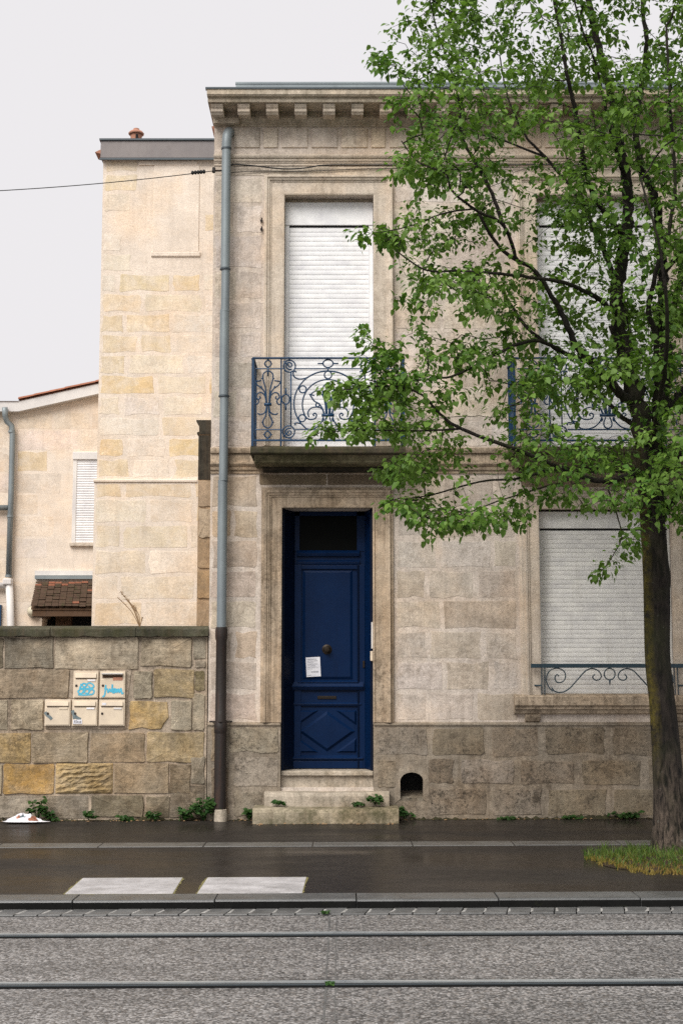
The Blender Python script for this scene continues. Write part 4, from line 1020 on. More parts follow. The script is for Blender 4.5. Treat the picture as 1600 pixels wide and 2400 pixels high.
leaf.box(lx0_-.02, fx(702, 1240, DY), DY-.01, DY+.05, tz0, dz1).box(fx(836, 1240, DY), lx1_+.02, DY-.01, DY+.05, tz0, dz1).box(lx0_-.02, lx1_+.02, DY-.01, DY+.05, dz1-.05, dz1)
door = leaf.build('door', M['door'], th_)
MB().box(fx(702, 1240, DY), fx(836, 1240, DY), DY+.012, DY+.025, tz0, dz1-.05).build('transom_pane', M['glass'], door)
u = lambda px, py=1500: fx(px, py, DY)
v = lambda py: fz(py, DY)
def ledge_(name, py0, py1, py2, pxa, pxb, d):
    MB().prism_x([(DY+.01, v(py2)), (DY-d*.6, v(py2)), (DY-d, v(py1)), (DY-d*.85, v(py1)+.006), (DY-.01, v(py0)), (DY+.01, v(py0))], u(pxa), u(pxb)).build(name, M['door'], door, bevel=.003)
ledge_('transom_bar', 1290, 1297, 1304, 694, 843, .05)
ledge_('transom_moulding', 1313, 1318, 1324, 694, 843, .035)
# upper panel: recess framed by stiles
st = MB().box(u(690), u(706), DY-.026, DY+.004, dz0, v(1324)).box(u(838), u(855), DY-.026, DY+.004, dz0, v(1324)).box(u(706), u(838), DY-.0255, DY+.004, v(1334), v(1325)).build('door_stile', M['door'], door, bevel=.004)
m = MB(); a, b, c, d_ = u(709), u(826), v(1592), v(1336)
e = .03
m.add([(a, DY-.002, c), (b, DY-.002, c), (b, DY-.002, d_), (a, DY-.002, d_), (a+e, DY-.018, c+e), (b-e, DY-.018, c+e), (b-e, DY-.018, d_-e), (a+e, DY-.018, d_-e)], [(0, 1, 5, 4), (1, 2, 6, 5), (2, 3, 7, 6), (3, 0, 4, 7), (4, 5, 6, 7)])
m.build('upper_panel', M['door'], door, fix=False)
MB().tube([(u(839), DY-.03, dz0), (u(839), DY-.03, v(1325))], .012, 6).build('astragal', M['door_shaded'], door)
ledge_('mid_ledge', 1594, 1609, 1617, 684, 851, .075)
ledge_('mid_moulding', 1594, 1599, 1603, 698, 838, .05)
MB().box(u(692), u(845), DY-.014, DY, v(1648), v(1622)).build('letter_panel', M['door'], door, bevel=.004)
MB().box(u(744), u(788), DY-.026, DY-.012, v(1638), v(1631)).build('letter_slot', M['brass'], door, bevel=.003)
ledge_('slot_ledge', 1645, 1650, 1655, 687, 846, .04)
# diamond panel
dcx, dcz = (u(697)+u(836))/2, (v(1664)+v(1764))/2; hx, hz = (u(836)-u(697))/2, (v(1664)-v(1764))/2
MB().box(u(694), u(839), DY-.006, DY, v(1770), v(1658)).build('lower_panel', M['door'], door)
m = MB(); ox, oz = hx*.95, hz*.95; ix, iz = hx*.80, hz*.80
P4 = [(-1, 0), (0, -1), (1, 0), (0, 1)]
m.add([(dcx+a*ox, DY-.006, dcz+b*oz) for a, b in P4]+[(dcx+a*ix, DY-.032, dcz+b*iz) for a, b in P4]+[(dcx, DY-.034, dcz)], [(i, (i+1) % 4, 4+(i+1) % 4, 4+i) for i in range(4)]+[(4+i, 4+(i+1) % 4, 8) for i in range(4)])
m.build('diamond_panel', M['door'], door)
for sx in (-1, 1):
    for sz in (-1, 1):
        m = MB(); tri = [(.98, .98), (.98, .28), (.28, .98)]; cx_, cz_ = .8, .8
        o3 = [(dcx+sx*a*hx, DY-.006, dcz+sz*b*hz) for a, b in tri]; i3 = [(dcx+sx*(a*.68+cx_*.32)*hx, DY-.028, dcz+sz*(b*.68+cz_*.32)*hz) for a, b in tri]
        m.add(o3+i3, [(0, 1, 4, 3), (1, 2, 5, 4), (2, 0, 3, 5), (3, 4, 5)]); m.build('corner_panel', M['door'], door)
ledge_('kick_ledge', 1770, 1777, 1782, 682, 850, .05)
MB().box(u(684), u(849), DY-.030, DY, dz0+.004, v(1783)).build('kick_board', M['door'], door, bevel=.004)
c = P(766, 1522, DY-.02)
kn = MB().lathe([(.058, 0), (.058, .006), (.045, .012), (.028, .02), (.03, .045), (.036, .055), (.03, .068), (.004, .072)], (c.x, DY-.018, c.z), 18, axis='y').build('door_knob', M['brass'], door, smooth='auto')
c = P(852, 1557, DY); MB().box(c.x-.012, c.x+.012, DY-.036, DY-.02, c.z-.04, c.z+.04).build('lock_plate', M['brass'], door, bevel=.003)
MB().box(dx1-.02, dx1-.0035, .0, .06, fz(1520), fz(1458)).build('white_strip', M['white'], door_fr, bevel=.003)
MB().box(dx1-.032, dx1-.0035, -.012, .05, fz(1549), fz(1526)).build('doorbell', M['boxpaint'], door_fr, bevel=.005)
# threshold and steps
t0 = fz(1806, .05)
MB().prism_x([(.03, fz(1818, .03)), (.03, t0-.02), (.045, t0-.004), (.45, t0), (.45, fz(1818, .03))], dx0+.003, dx1-.003).build('threshold', M['step'], th_, bevel=.006)
MB().box(dx0+.003, dx1-.003, .07, .45, -.1, fz(1819, .05)).build('threshold_riser', M['step'], th_)
ya, yb_ = -.20, -.46
def stepb(name, px0, px1, y0, y1, pyt, mat):
    zt = fz(pyt, y0); x0, x1 = fx(px0, 1880, y0), fx(px1, 1880, y0)
    m = MB(); n = 14
    for i in range(n+1):
        x = x0+(x1-x0)*i/n; wr = -.012*math.exp(-((i/n-.5)/.22)**2)+random.uniform(-.002, .002); jy = random.uniform(-.003, .003)
        for y, z in ((y0+jy, -.1), (y0-.004+jy, zt-.045), (y0+.006, zt-.012+wr), (y0+.025, zt+wr), (y1, zt+.004)): m.v.append((x, y, z))
    for i in range(n):
        for k in range(4): m.f.append((5*i+k, 5*i+5+k, 5*i+6+k, 5*i+1+k)); m.m.append(0)
    for i in (0, n): m.f.append(tuple(5*i+k for k in range(5))+()); m.m.append(0)
    m.add([(x0, y1, -.1), (x0, y1, zt+.004), (x0, y0, -.1)], [(0, 1, 2)]); m.add([(x1, y1, -.1), (x1, y1, zt+.004), (x1, y0, -.1)], [(0, 1, 2)])
    return m.build(name, mat, th_)
stepb('step', 619, 912, ya, .07, 1857, M['step'])
stepb('step', 592, 934, yb_, -.045, 1895, M['step_moss'])

# ---- downpipe
YD = -.13
def dx(py): return fx(527.5, 700, YD)
def pipe_pts(py0, py1): return [(dx(0), YD, fz(py0, YD)), (dx(0), YD, fz(py1, YD))]
X = dx(0); z_ = lambda py: fz(py, YD)
bend = [(X+.03, .02, z_(303)), (X+.025, -.06, z_(304)), (X+.012, -.105, z_(312)), (X+.004, YD, z_(328)), (X, YD, z_(350))]
dpipe = MB().tube(smooth_pts(bend, 5), .058, 14).build('downpipe', M['zinc'], th_, smooth=True)
brk = [(346, 632, .054), (629, 730, .050), (727, 930, .056), (926, 1130, .052), (1126, 1474, .056)]
for i, (a, b, r) in enumerate(brk):
    off = [0, .006, -.002, .004, -.004][i]
    MB().tube([(X+off, YD, z_(a)), (X+off*.5, YD, z_(b))], r, 16).build('pipe_section', M['zinc'], dpipe, smooth='auto')
for a, r in ((348, .062), (630, .064), (928, .064)):
    MB().lathe([(r-.012, -.016), (r, -.014), (r, .004), (r-.012, .012)], (X, YD, z_(a)), 16).box(X-.01, X+.01, YD, .02, z_(a)-.012, z_(a)+.0).build('pipe_collar', M['zinc_dark'], dpipe, smooth='auto')
MB().lathe([(.05, -.014), (.0575, -.01), (.0575, .008), (.05, .012)], (X, YD, z_(729)), 16).build('pipe_collar', M['zinc'], dpipe, smooth='auto')
MB().lathe([(.05, -.004), (.0575, -.003), (.0575, .004), (.05, .005)], (X, YD, z_(1128)), 16).build('pipe_collar', M['zinc_dark'], dpipe, smooth='auto')
ci = [(.068, z_(1895)), (.066, z_(1720)), (.066, z_(1718)), (.072, z_(1716)), (.072, z_(1696)), (.062, z_(1692)), (.060, z_(1502)), (.070, z_(1496)), (.070, z_(1476)), (.064, z_(1470))]
MB().lathe([(r, z) for r, z in ci], (X-.002, YD, 0), 16).build('cast_iron_section', M['castiron'], dpipe, smooth='auto')
MB().box(X-.14, X+.12, -.02, -.005, z_(1692)-.01, z_(1692)+.01).tube([(X-.1, -.012, z_(1692)), (X-.08, YD, z_(1692)), (X, YD-.076, z_(1692)), (X+.08, YD, z_(1692)), (X+.1, -.012, z_(1692))], .008, 6).build('pipe_clamp', M['castiron'], dpipe)
MB().lathe([(.075, -.05), (.075, .08), (.068, .12), (.06, .125)], (X+.01, YD-.01, 0), 12).build('pipe_shoe', M['step'], dpipe, smooth='auto')

# ================================================================== SMALL THINGS
# paper notice on the door
pc = P(734, 1563, DY-.02)
nb = empty('paper_notice', (pc.x, DY-.0205, pc.z)); nb.rotation_euler.y = math.radians(-3); tag(nb, 'white printed paper notice taped to the blue door', 'notice')
hw_, hh_ = .083, .113
m = MB(); n = 6
for i in range(n+1):
    for k in range(2): m.v.append((-hw_+2*hw_*i/n, -.002-.003*math.sin(i*1.1), -hh_+2*hh_*k))
m.f = [(2*i, 2*i+2, 2*i+3, 2*i+1) for i in range(n)]; m.m = [0]*n
m.build('sheet', M['paper'], nb, fix=False)
m = MB()
for i, (w, wd) in enumerate(((.8, 3), (.9, 2), (.55, 2), (.85, 2), (.7, 2), (.9, 2), (.4, 2), (.0, 0), (.62, 5), (.0, 0), (.3, 4))):
    z = hh_-.025-i*.0185; x = -hw_*.82
    if i == 8: x = -.03
    end = x+2*hw_*.82*w
    while x < end:
        l = random.uniform(.006, .02); m.add([(x, -.0065, z), (min(x+l, end), -.0065, z), (min(x+l, end), -.0065, z+.0016*wd), (x, -.0065, z+.0016*wd)], [(0, 1, 2, 3)]); x += l+.004
tag(m.build('printed_lines', M['ink'], nb, fix=False), kind='stuff')

# mail boxes let into the garden wall
def mailbox(px0, px1, py0, py1, label, style):
    Yb = WY-.055
    a, b = P(px0, py1, Yb), P(px1, py0, Yb)
    w, h = b.x-a.x-.006, b.z-a.z-.006
    r = empty('mailbox', ((a.x+b.x)/2, Yb, a.z+.003)); tag(r, label, 'mailbox', 'mailboxes in the garden wall')
    MB().box(-w/2, w/2, .004, .075, 0, h).build('housing', M['boxpaint'], r, bevel=.004)
    MB().box(-w/2+.012, w/2-.012, -.004, .006, .012, h*.70).build('door', M['boxpaint'], r, bevel=.003)
    zf = h*.76
    if style == 'B':                              # the flap is bent upwards
        MB().prism_x([(.004, h*.86), (-.045, h*.90), (-.048, h*.93), (.004, h*.94)], -w/2+.025, w/2-.025).build('flap', M['white'], r, bevel=.002)
        MB().box(-w/2+.03, w/2-.03, -.001, .006, zf, h*.86).build('slot', M['wood_slot_shade'], r)  # shadow inside the open slot, painted as a brown strip
        MB().box(w*.02, w/2-.03, -.006, .004, h*.66, zf+.006).build('name_plate', M['terracotta'], r)
    else:
        MB().prism_x([(.004, zf), (-.014, zf-.004), (-.017, zf+.004), (-.010, h*.92), (.004, h*.93)], -w/2+.022, w/2-.022).build('flap', M['boxpaint'], r, bevel=.002)
        MB().box(-w/2+.026, w/2-.026, -.005, .005, zf-.013, zf-.002).build('slot', M['wood_slot_shade'], r)  # shadow under the flap, painted as a brown strip
        col = {'A': 'paper', 'D': 'paper', 'C': 'boxpaint', 'E': 'white'}[style]
        MB().box(w*.06, w*.40, -.009, -.002, h*.62, h*.71).build('plate_frame', M['boxpaint'], r, bevel=.002)
        MB().box(w*.08, w*.38, -.0105, -.008, h*.635, h*.695).build('name_plate', M[col], r)
    MB().lathe([(.014, .0), (.014, .006), (.006, .009)], (-w*.37, -.003, h*.47), 10, axis='y').build('lock', M['castiron'], r)
    def ribbon(name, strokes, wid, mat):
        m = MB()
        for s in strokes:
            s = smooth_pts([(x*w, z*h) for x, z in s], 4)
            for (x0, z0), (x1, z1) in zip(s[:-1], s[1:]):
                d = math.hypot(x1-x0, z1-z0)+1e-6; nx, nz = -(z1-z0)/d*wid/2, (x1-x0)/d*wid/2
                ex, ez = (x1-x0)/d*wid*.3, (z1-z0)/d*wid*.3
                yy = -.0066-random.uniform(0, .0006)
                m.add([(x0-nx-ex, yy, z0-nz-ez), (x1-nx+ex, yy, z1-nz+ez), (x1+nx+ex, yy, z1+nz+ez), (x0+nx-ex, yy, z0+nz-ez)], [(0, 1, 2, 3)])
        m.build(name, mat, r, fix=False)
    if style == 'A':
        ribbon('graffiti', [[(-.22, .42), (-.1, .55), (.05, .5), (-.05, .42), (-.2, .52)], [(-.05, .38), (.1, .56), (.25, .54), (.33, .44), (.2, .38), (.12, .46)], [(-.3, .25), (-.2, .34), (-.08, .3), (-.15, .18), (-.27, .2), (-.3, .28)],
                            [(-.08, .2), (.02, .33), (.14, .3), (.1, .18), (0, .2)], [(.12, .2), (.22, .32), (.34, .28), (.3, .16), (.2, .15)], [(-.24, .38), (0, .36), (.3, .36)], [(-.28, .13), (0, .12), (.26, .14)]], .016, M['graffiti'])
    if style == 'B':
        ribbon('graffiti', [[(-.26, .48), (-.27, .3), (-.3, .12), (-.36, .06)], [(-.3, .36), (-.2, .34), (-.16, .22), (-.1, .34), (-.06, .24)], [(.0, .5), (0, .24), (.1, .22), (.12, .34), (.02, .34)], [(.16, .34), (.18, .22), (.24, .34), (.28, .22), (.34, .36), (.38, .18), (.42, .2)], [(-.06, .3), (.05, .28), (.2, .26)]], .018, M['graffiti'])
    if style == 'C': ribbon('scuff', [[(-.46, .5), (-.4, .42), (-.3, .34), (-.24, .28)]], .034, M['greymark'])
    if style == 'D':
        ribbon('scuff', [[(-.47, .56), (-.42, .42), (-.4, .3)], [(-.42, .42), (-.3, .32), (-.18, .26)]], .035, M['greymark'])
        MB().box(-w*.45, -w*.09, -.0095, -.004, h*.08, h*.24).build('sticker', M['paper'], r)
        m = MB()
        for x_ in (-.40, -.34, -.28, -.22, -.16):
            m.box(w*x_, w*(x_+.035), -.0105, -.0096, h*.10+random.uniform(0, .01), h*.205+random.uniform(-.01, .006))
        m.build('sticker_print', M['ink'], r)
    if style == 'E': MB().box(-w*.37, -w*.22, -.019, -.010, h*.79, h*.88).build('sticker', M['paper'], r)
mailbox(171, 232, 1573, 1637, 'beige mailbox with blue looping graffiti, upper left of the five', 'A')
mailbox(233, 295, 1573, 1637, 'beige mailbox with bent white flap and blue graffiti, upper right of the five', 'B')
mailbox(104, 167, 1639, 1702, 'beige mailbox with grey scuff by its lock, lower left of the five', 'C')
mailbox(168, 230, 1639, 1702, 'beige mailbox with black and white sticker, lower middle of the five', 'D')
mailbox(231, 294, 1639, 1702, 'clean beige mailbox with small pale sticker, lower right of the five', 'E')

# overhead cable with its insulator, and the cable clipped along the facade
YC = -.12
A = P(505, 400, YC); B = P(0, 447, YC-.6); Bf = B+(B-A)*3.2+Vector((0, 0, .9))
pts = []
for i in range(41):
    t = i/40; p = A.lerp(Bf, t); p.z = p.z-.55*4*t*(1-t)*.35+0; pts.append(p)
z447 = None
# fit the sag so that the line passes where it is seen at the picture's edge
pts = []
for i in range(41):
    s = i/40*3.2; p = A+(B-A)*s; p.z = A.z+(B.z-A.z)*s+.05*s*(s-1)*2; pts.append(p)
oc = MB().tube(pts, .0055, 6).build('overhead_cable', M['cable'], smooth=True); tag(oc, 'thin overhead cable running left from the house corner', 'cable')
ins = MB(); d = (B-A).normalized(); c = A+(B-A)*.055
for k in range(5):
    p = c+d*(k*.034); ins.tube([p-d*.018, p-d*.006, p+d*.006, p+d*.018], [.012, .025, .025, .012], 8)
ins.build('insulator', M['cable'], oc)
MB().tube([A, A+Vector((.06, .03, .01)), A+Vector((.1, .11, .05))], .012, 6).tube([A+Vector((-.02, 0, -.02)), A+Vector((-.02, .02, .04))], .02, 6).build('wall_hook', M['castiron'], oc)
fc = [P(545, 386, -.05), P(590, 388, -.045), P(640, 394, -.035), P(680, 396, -.03), P(720, 393, -.035), P(760, 387, -.045), P(850, 386.5, -.05), P(1000, 386.5, -.05), P(1300, 386, -.05), P(1700, 386, -.05), P(2000, 386, -.05)]
fc = [A+Vector((.1, .08, .05))]+fc
tag(MB().tube(smooth_pts([tuple(p) for p in fc], 4), .009, 6).build('facade_cable', M['cable'], smooth=True), 'black cable clipped along the moulding under the frieze', 'cable')
fc = [tuple(A+Vector((.1, .08, .0))), tuple(P(600, 401, -.02)), tuple(P(700, 402, -.02)), tuple(P(800, 398, -.02)), tuple(P(900, 395, -.02)), tuple(P(1200, 393, -.02)), tuple(P(2000, 392, -.02))]
tag(MB().tube(smooth_pts(fc, 4), .0045, 5).build('facade_wire', M['cable'], smooth=True), 'thin wire sagging across the facade above the window surround', 'wire')

# litter by the garden wall
lt = empty('litter', (G(57, 1925, 0).x, G(57, 1925, 0).y, 0)); tag(lt, 'crumpled white and red plastic litter on the wet pavement', 'litter')
def crumple(name, mat, cx, cy, rx, ry, hgt, seed, z0=0.0):
    rs = random.Random(seed); m = MB(); nr, na = 6, 16
    m.v.append((cx, cy, z0+hgt))
    for i in range(1, nr+1):
        for k in range(na):
            a = 2*PI*k/na+rs.uniform(-.1, .1); r = i/nr*rs.uniform(.82, 1.12)
            m.v.append((cx+rx*r*math.cos(a), cy+ry*r*math.sin(a), z0+max(.004, hgt*(1-(i/nr)**1.2)+rs.uniform(-.02, .022)*(1 if i < nr else .2))))
    for k in range(na): m.f.append((0, 1+k, 1+(k+1) % na)); m.m.append(0)
    for i in range(nr-1):
        for k in range(na):
            a, b = 1+i*na+k, 1+i*na+(k+1) % na; m.f += [(a, a+na, b), (b, a+na, b+na)]; m.m += [0, 0]
    return m.build(name, mat, lt)
crumple('white_film', M['paper'], 0, 0, .21, .13, .085, 3)
crumple('flat_sheet', M['paper'], .02, -.06, .26, .08, .012, 5)
crumple('red_wrapper', M['tile_red'], .11, -.07, .06, .035, .05, 8, .012)
crumple('grey_wrapper', M['greymark'], .0, -.06, .06, .04, .06, 9, .012)
crumple('pink_wrapper', M['terracotta'], -.05, -.05, .05, .03, .055, 10, .012)

# ---- leaves as geometry
def leaf_arrays(origins, dirs, norms, lens, wids, fold=.18, droop=.16):
    o, d, n = origins, dirs/np.linalg.norm(dirs, axis=1, keepdims=True), norms
    s = np.cross(d, n); s /= np.linalg.norm(s, axis=1, keepdims=True)+1e-9
    n = np.cross(s, d)
    L, Wd = lens[:, None], wids[:, None]
    def pt(a, b, c): return o+d*L*a+s*Wd*b+n*L*c
    vs = np.stack([pt(0, 0, 0), pt(.28, -.46, fold*.5), pt(.62, -.38, fold*.3-droop*.3), pt(1, 0, -droop), pt(.62, .38, fold*.3-droop*.3), pt(.28, .46, fold*.5), pt(.45, 0, 0)], 1)
    return vs
LF = np.array([(0, 6, 1), (1, 6, 2), (2, 6, 3), (0, 5, 6), (5, 4, 6), (4, 3, 6)])
def leaves_mesh(name, vs, mat):
    N = len(vs); me = bpy.data.meshes.new(name)
    faces = (LF[None]+(np.arange(N)*7)[:, None, None]).reshape(-1, 3)
    me.vertices.add(N*7); me.vertices.foreach_set('co', vs.reshape(-1).astype(np.float32))
    me.loops.add(len(faces)*3); me.loops.foreach_set('vertex_index', faces.reshape(-1).astype(np.int32))
    me.polygons.add(len(faces)); me.polygons.foreach_set('loop_start', np.arange(0, len(faces)*3, 3, dtype=np.int32))
    me.materials.append(mat); me.update(calc_edges=True); me.validate()
    return me

# ---- weeds at the foot of the walls
def weed(px, py, r, h, n, label, y=None, zb=0.0, seed=1):
    rs = np.random.RandomState(seed); rr_ = random.Random(seed)
    g_ = G(px, py, zb) if y is None else P(px, py, y)
    if y is None and g_.y > -.07: g_ = Vector((P(px, py, -.07).x, -.07, pz(-.07)+SLOPE*g_.x))
    root = empty('weed', (g_.x, g_.y, g_.z)); tag(root, label, 'plant', 'weeds along the foot of the walls')
    st_ = MB(); org, di, no, ln = [], [], [], []
    for i in range(max(5, n//6)):
        a = rr_.uniform(0, 2*PI); q = rr_.uniform(.2, 1)
        tip = Vector((r*q*math.cos(a), -abs(r*.6*q*math.sin(a)), h*rr_.uniform(.4, 1)*(1-.3*q)))
        mid = Vector((tip.x*.4, tip.y*.4, tip.z*.65))
        st_.tube(smooth_pts([(0, 0, 0), tuple(mid), tuple(tip)], 4), .003, 4)
        for k in range(9):
            t = rr_.uniform(.3, 1.05); p = mid.lerp(tip, t)+Vector((rr_.gauss(0, r*.10), rr_.gauss(0, r*.08), rr_.gauss(0, h*.08)))
            p.z = max(p.z, .01); org.append(p); aa = rr_.uniform(0, 2*PI); di.append((math.cos(aa), math.sin(aa)-.2, rr_.uniform(-.5, .4))); no.append((rr_.gauss(0, .4), -.5+rr_.gauss(0, .4), 1)); ln.append(rr_.uniform(.6, 1.3))
    st_.build('stem', M['weed'], root)
    s_ = .05+.1*min(r, .2)*.3 if r > .05 else .026
    ln = np.array(ln)*s_
    link('foliage', leaves_mesh('foliage', leaf_arrays(np.array([tuple(o) for o in org]), np.array(di), np.array(no, float), ln, ln*.85), M['weed']), root)
weed(88, 1922, .17, .26, 60, 'dark leafy weed behind the crumpled litter', seed=1)
weed(118, 1920, .09, .16, 30, 'small weed sprig right of the litter', seed=2)
weed(208, 1922, .12, .13, 40, 'rounded weed below the mailboxes', seed=3)
weed(290, 1920, .10, .06, 24, 'flat patch of weed between the rounded weed and the ivy clump', seed=4)
weed(365, 1918, .15, .11, 45, 'low spreading weed left of the ivy clump by the pipe', seed=5)
weed(478, 1916, .24, .30, 110, 'ivy clump against the foot of the rusty downpipe', seed=6)
weed(583, 1912, .07, .14, 24, 'weed tuft left of the door steps', seed=7)
weed(878, 1886, .11, .14, 50, 'bushy weed growing on the upper door step', y=-.25, seed=8)
weed(836, 1888, .07, .04, 18, 'flat leaves on the upper door step, left of the bushy weed', y=-.26, seed=9)
weed(655, 1886, .06, .06, 16, 'tiny weed at the left of the lower door step', y=-.26, seed=10)
weed(430, 1918, .13, .16, 50, 'weed between the ivy clump and the low spreading weed', seed=21)
weed(948, 1912, .09, .17, 40, 'weed in the corner right of the door steps', seed=11)
weed(1462, 1914, .20, .10, 50, 'low weed under the plinth near the tree trunk', seed=12)
weed(1330, 1917, .14, .04, 24, 'thin line of weed at the plinth below the sill', seed=13)
weed(1180, 1918, .16, .035, 24, 'sparse weed at the plinth right of the cellar vent', seed=14)
weed(765, 2141, .03, .02, 6, 'yellow-green tuft in the gutter', zb=ROAD_Z+.01, seed=15)
weed(773, 2309, .03, .018, 6, 'tuft growing beside the nearer rail', zb=ROAD_Z, seed=16)
# dry plant on the coping
dr = empty('dry_weed', tuple(P(328, 1470, WY+.1))); tag(dr, 'dry brown weed stalk standing on the wall coping', 'plant')
b0 = P(328, 1470, WY+.1)
m = MB()
tips = [(283, 1386), (290, 1395), (300, 1405), (312, 1418), (276, 1400)]
for (px, py) in tips:
    p1 = P(px, py, WY+.1)-b0; mid_ = p1*.5+Vector((.03, 0, .01))
    m.tube(smooth_pts([(0, 0, 0), tuple(mid_), tuple(p1)], 5), .004, 4)
    for k in range(10):
        t = random.uniform(.3, 1); q = mid_.lerp(p1, t); m.tube([tuple(q), tuple(q+Vector((random.uniform(-.03, .03), random.uniform(-.02, .02), random.uniform(.0, .035))))], [.002, .003], 3)
p1 = P(334, 1446, WY+.1)-b0; m.tube([(0, 0, 0), tuple(p1*.6), tuple(p1)], [.004, .006, .009], 5)
m.build('stalk', M['drystem'], dr)

# ================================================================== TREE
TY = G(1570, 1998, -.015).y
def T3(px, py, dy=0.0): return np.array(P(px, py, TY+dy))
nodes, par, rad, fixed = [], [], [], []
def add_node(p, pa, r=0.0, lim=-1):
    nodes.append(np.array(p, float)); par.append(pa); rad.append(r); fixed.append(lim); return len(nodes)-1
limb_no = [0]
def limb(pts, r0, r1, attach=None):
    arr = smooth_pts([tuple(T3(*p)) for p in pts], 6)
    if attach is None:
        d = [np.linalg.norm(n_-np.array(arr[0])) for n_ in nodes]; attach = int(np.argmin(d))
    pa = attach; N = len(arr); lid = limb_no[0]; limb_no[0] += 1
    for i, p in enumerate(arr):
        if i == 0 and nodes and np.linalg.norm(nodes[pa]-np.array(p)) < .03: continue
        pa = add_node(p, pa, (.92 if lid < 2 else .82)*(r0+(r1-r0)*(i/(N-1))**.8), lid)
    return pa
trunk_c = [(1574, 2004, 0), (1572, 1960, 0), (1567, 1880, 0), (1560, 1760, 0), (1552, 1660, 0), (1540, 1540, 0), (1537, 1400, 0), (1534, 1300, 0), (1525, 1180, 0), (1522, 1090, 0), (1515, 1040, 0)]
trunk_r = [.205, .172, .148, .130, .120, .116, .122, .118, .114, .130, .140]
tp = smooth_pts([tuple(T3(*p)) for p in trunk_c], 6); tr_ = np.interp(np.linspace(0, 1, len(tp)), np.linspace(0, 1, len(trunk_r)), trunk_r)
pa = -1
for p, r in zip(tp, tr_): pa = add_node(p, pa, r, -2)
fork = pa
limb([(1512, 1030, 0), (1492, 940, -.05), (1468, 863, -.1), (1455, 768, -.1), (1446, 690, -.1), (1456, 610, -.05), (1469, 538, 0), (1468, 436, .05), (1450, 340, .05), (1436, 242, .1), (1415, 165, .1), (1388, 48, .15), (1370, -60, .2), (1350, -220, .2), (1340, -380, .1)], .105, .018, fork)
limb([(1525, 1040, .1), (1550, 960, .15), (1556, 860, .2), (1552, 768, .25), (1551, 691, .3), (1552, 615, .3), (1543, 545, .35), (1536, 470, .35), (1500, 390, .4), (1490, 300, .4), (1499, 218, .5), (1514, 97, .5), (1504, 24, .6), (1500, -120, .6), (1490, -260, .5)], .085, .014, fork)
limb([(1556, 780, .2), (1585, 690, .5), (1600, 600, .7), (1640, 470, .9), (1660, 300, 1.0), (1680, 100, 1.1), (1690, -120, 1.0)], .05, .012)
limb([(1535, 985, .1), (1538, 900, -.1), (1535, 800, -.3), (1520, 720, -.5), (1535, 640, -.7), (1560, 560, -.8), (1580, 440, -.9), (1570, 250, -1.0), (1560, 60, -1.0)], .045, .012)
limb([(1483, 945, -.05), (1452, 921, -.2), (1418, 883, -.35), (1387, 848, -.5), (1353, 814, -.6), (1330, 768, -.7), (1311, 726, -.75), (1292, 695, -.8), (1250, 633, -.9), (1173, 584, -1.0), (1121, 500, -1.1)], .06, .016)
limb([(1385, 850, -.5), (1318, 825, -.4), (1276, 802, -.3), (1230, 764, -.2), (1192, 707, -.1), (1161, 668, 0), (1100, 690, .1), (1040, 665, .2)], .03, .008)
limb([(1318, 825, -.4), (1250, 798, -.6), (1156, 833, -.8), (1068, 879, -.9), (998, 889, -1.0), (910, 898, -1.0), (860, 890, -1.0)], .024, .006)
limb([(1448, 735, -.1), (1433, 726, -.2), (1399, 699, -.5), (1364, 680, -.7), (1315, 661, -.9), (1250, 651, -1.1), (1156, 640, -1.2), (1075, 635, -1.3), (998, 633, -1.3), (930, 590, -1.3)], .038, .007)
limb([(1488, 1000, 0), (1445, 967, .2), (1414, 932, .5), (1364, 902, .7), (1300, 895, .9), (1240, 930, 1.0), (1180, 960, 1.1)], .034, .007)
limb([(1514, 1120, -.05), (1487, 1112, -.2), (1418, 1128, -.5), (1360, 1116, -.7), (1303, 1093, -.9), (1200, 1050, -1.1), (1079, 1005, -1.2), (1026, 966, -1.2), (981, 921, -1.3), (900, 905, -1.3), (800, 915, -1.3)], .042, .006)
limb([(1079, 1005, -1.2), (980, 1010, -1.2), (875, 1009, -1.2), (770, 1012, -1.2)], .013, .005)
limb([(1303, 1093, -.9), (1220, 1120, -.8), (1120, 1130, -.7), (1010, 1160, -.7), (940, 1170, -.7)], .018, .005)
limb([(1360, 1116, -.7), (1280, 1140, -.4), (1180, 1170, -.2), (1100, 1200, -.1)], .016, .005)
limb([(1430, 1126, -.45), (1425, 1150, -.5), (1445, 1208, -.5), (1455, 1260, -.5), (1430, 1310, -.55), (1398, 1350, -.6)], .012, .004)
limb([(1450, 700, -.1), (1420, 600, .2), (1400, 560, .3), (1349, 456, .4), (1276, 368, .5), (1228, 315, .55), (1190, 230, .6), (1170, 130, .6)], .036, .008)
limb([(1210, 612, -.95), (1179, 528, -1.1), (1111, 490, -1.2), (1058, 446, -1.25), (1043, 407, -1.3), (980, 380, -1.3), (940, 330, -1.3)], .022, .006)
limb([(1179, 528, -1.1), (1145, 439, -.9), (1111, 378, -.8), (1087, 334, -.8), (1076, 290, -.8), (1078, 252, -.8), (1053, 155, -.8), (1024, 73, -.8), (1000, -30, -.8)], .024, .007)
limb([(1465, 560, 0), (1407, 485, -.3), (1373, 412, -.4), (1349, 271, -.5), (1330, 184, -.6), (1315, 97, -.6), (1300, 15, -.6), (1280, -120, -.6), (1270, -250, -.5)], .038, .010)
limb([(1466, 420, .05), (1440, 350, -.2), (1420, 260, -.4), (1395, 150, -.6), (1360, 60, -.8), (1330, -60, -.9)], .026, .008)
limb([(1111, 490, -1.2), (1040, 500, -1.4), (960, 530, -1.5), (890, 545, -1.5)], .011, .005)
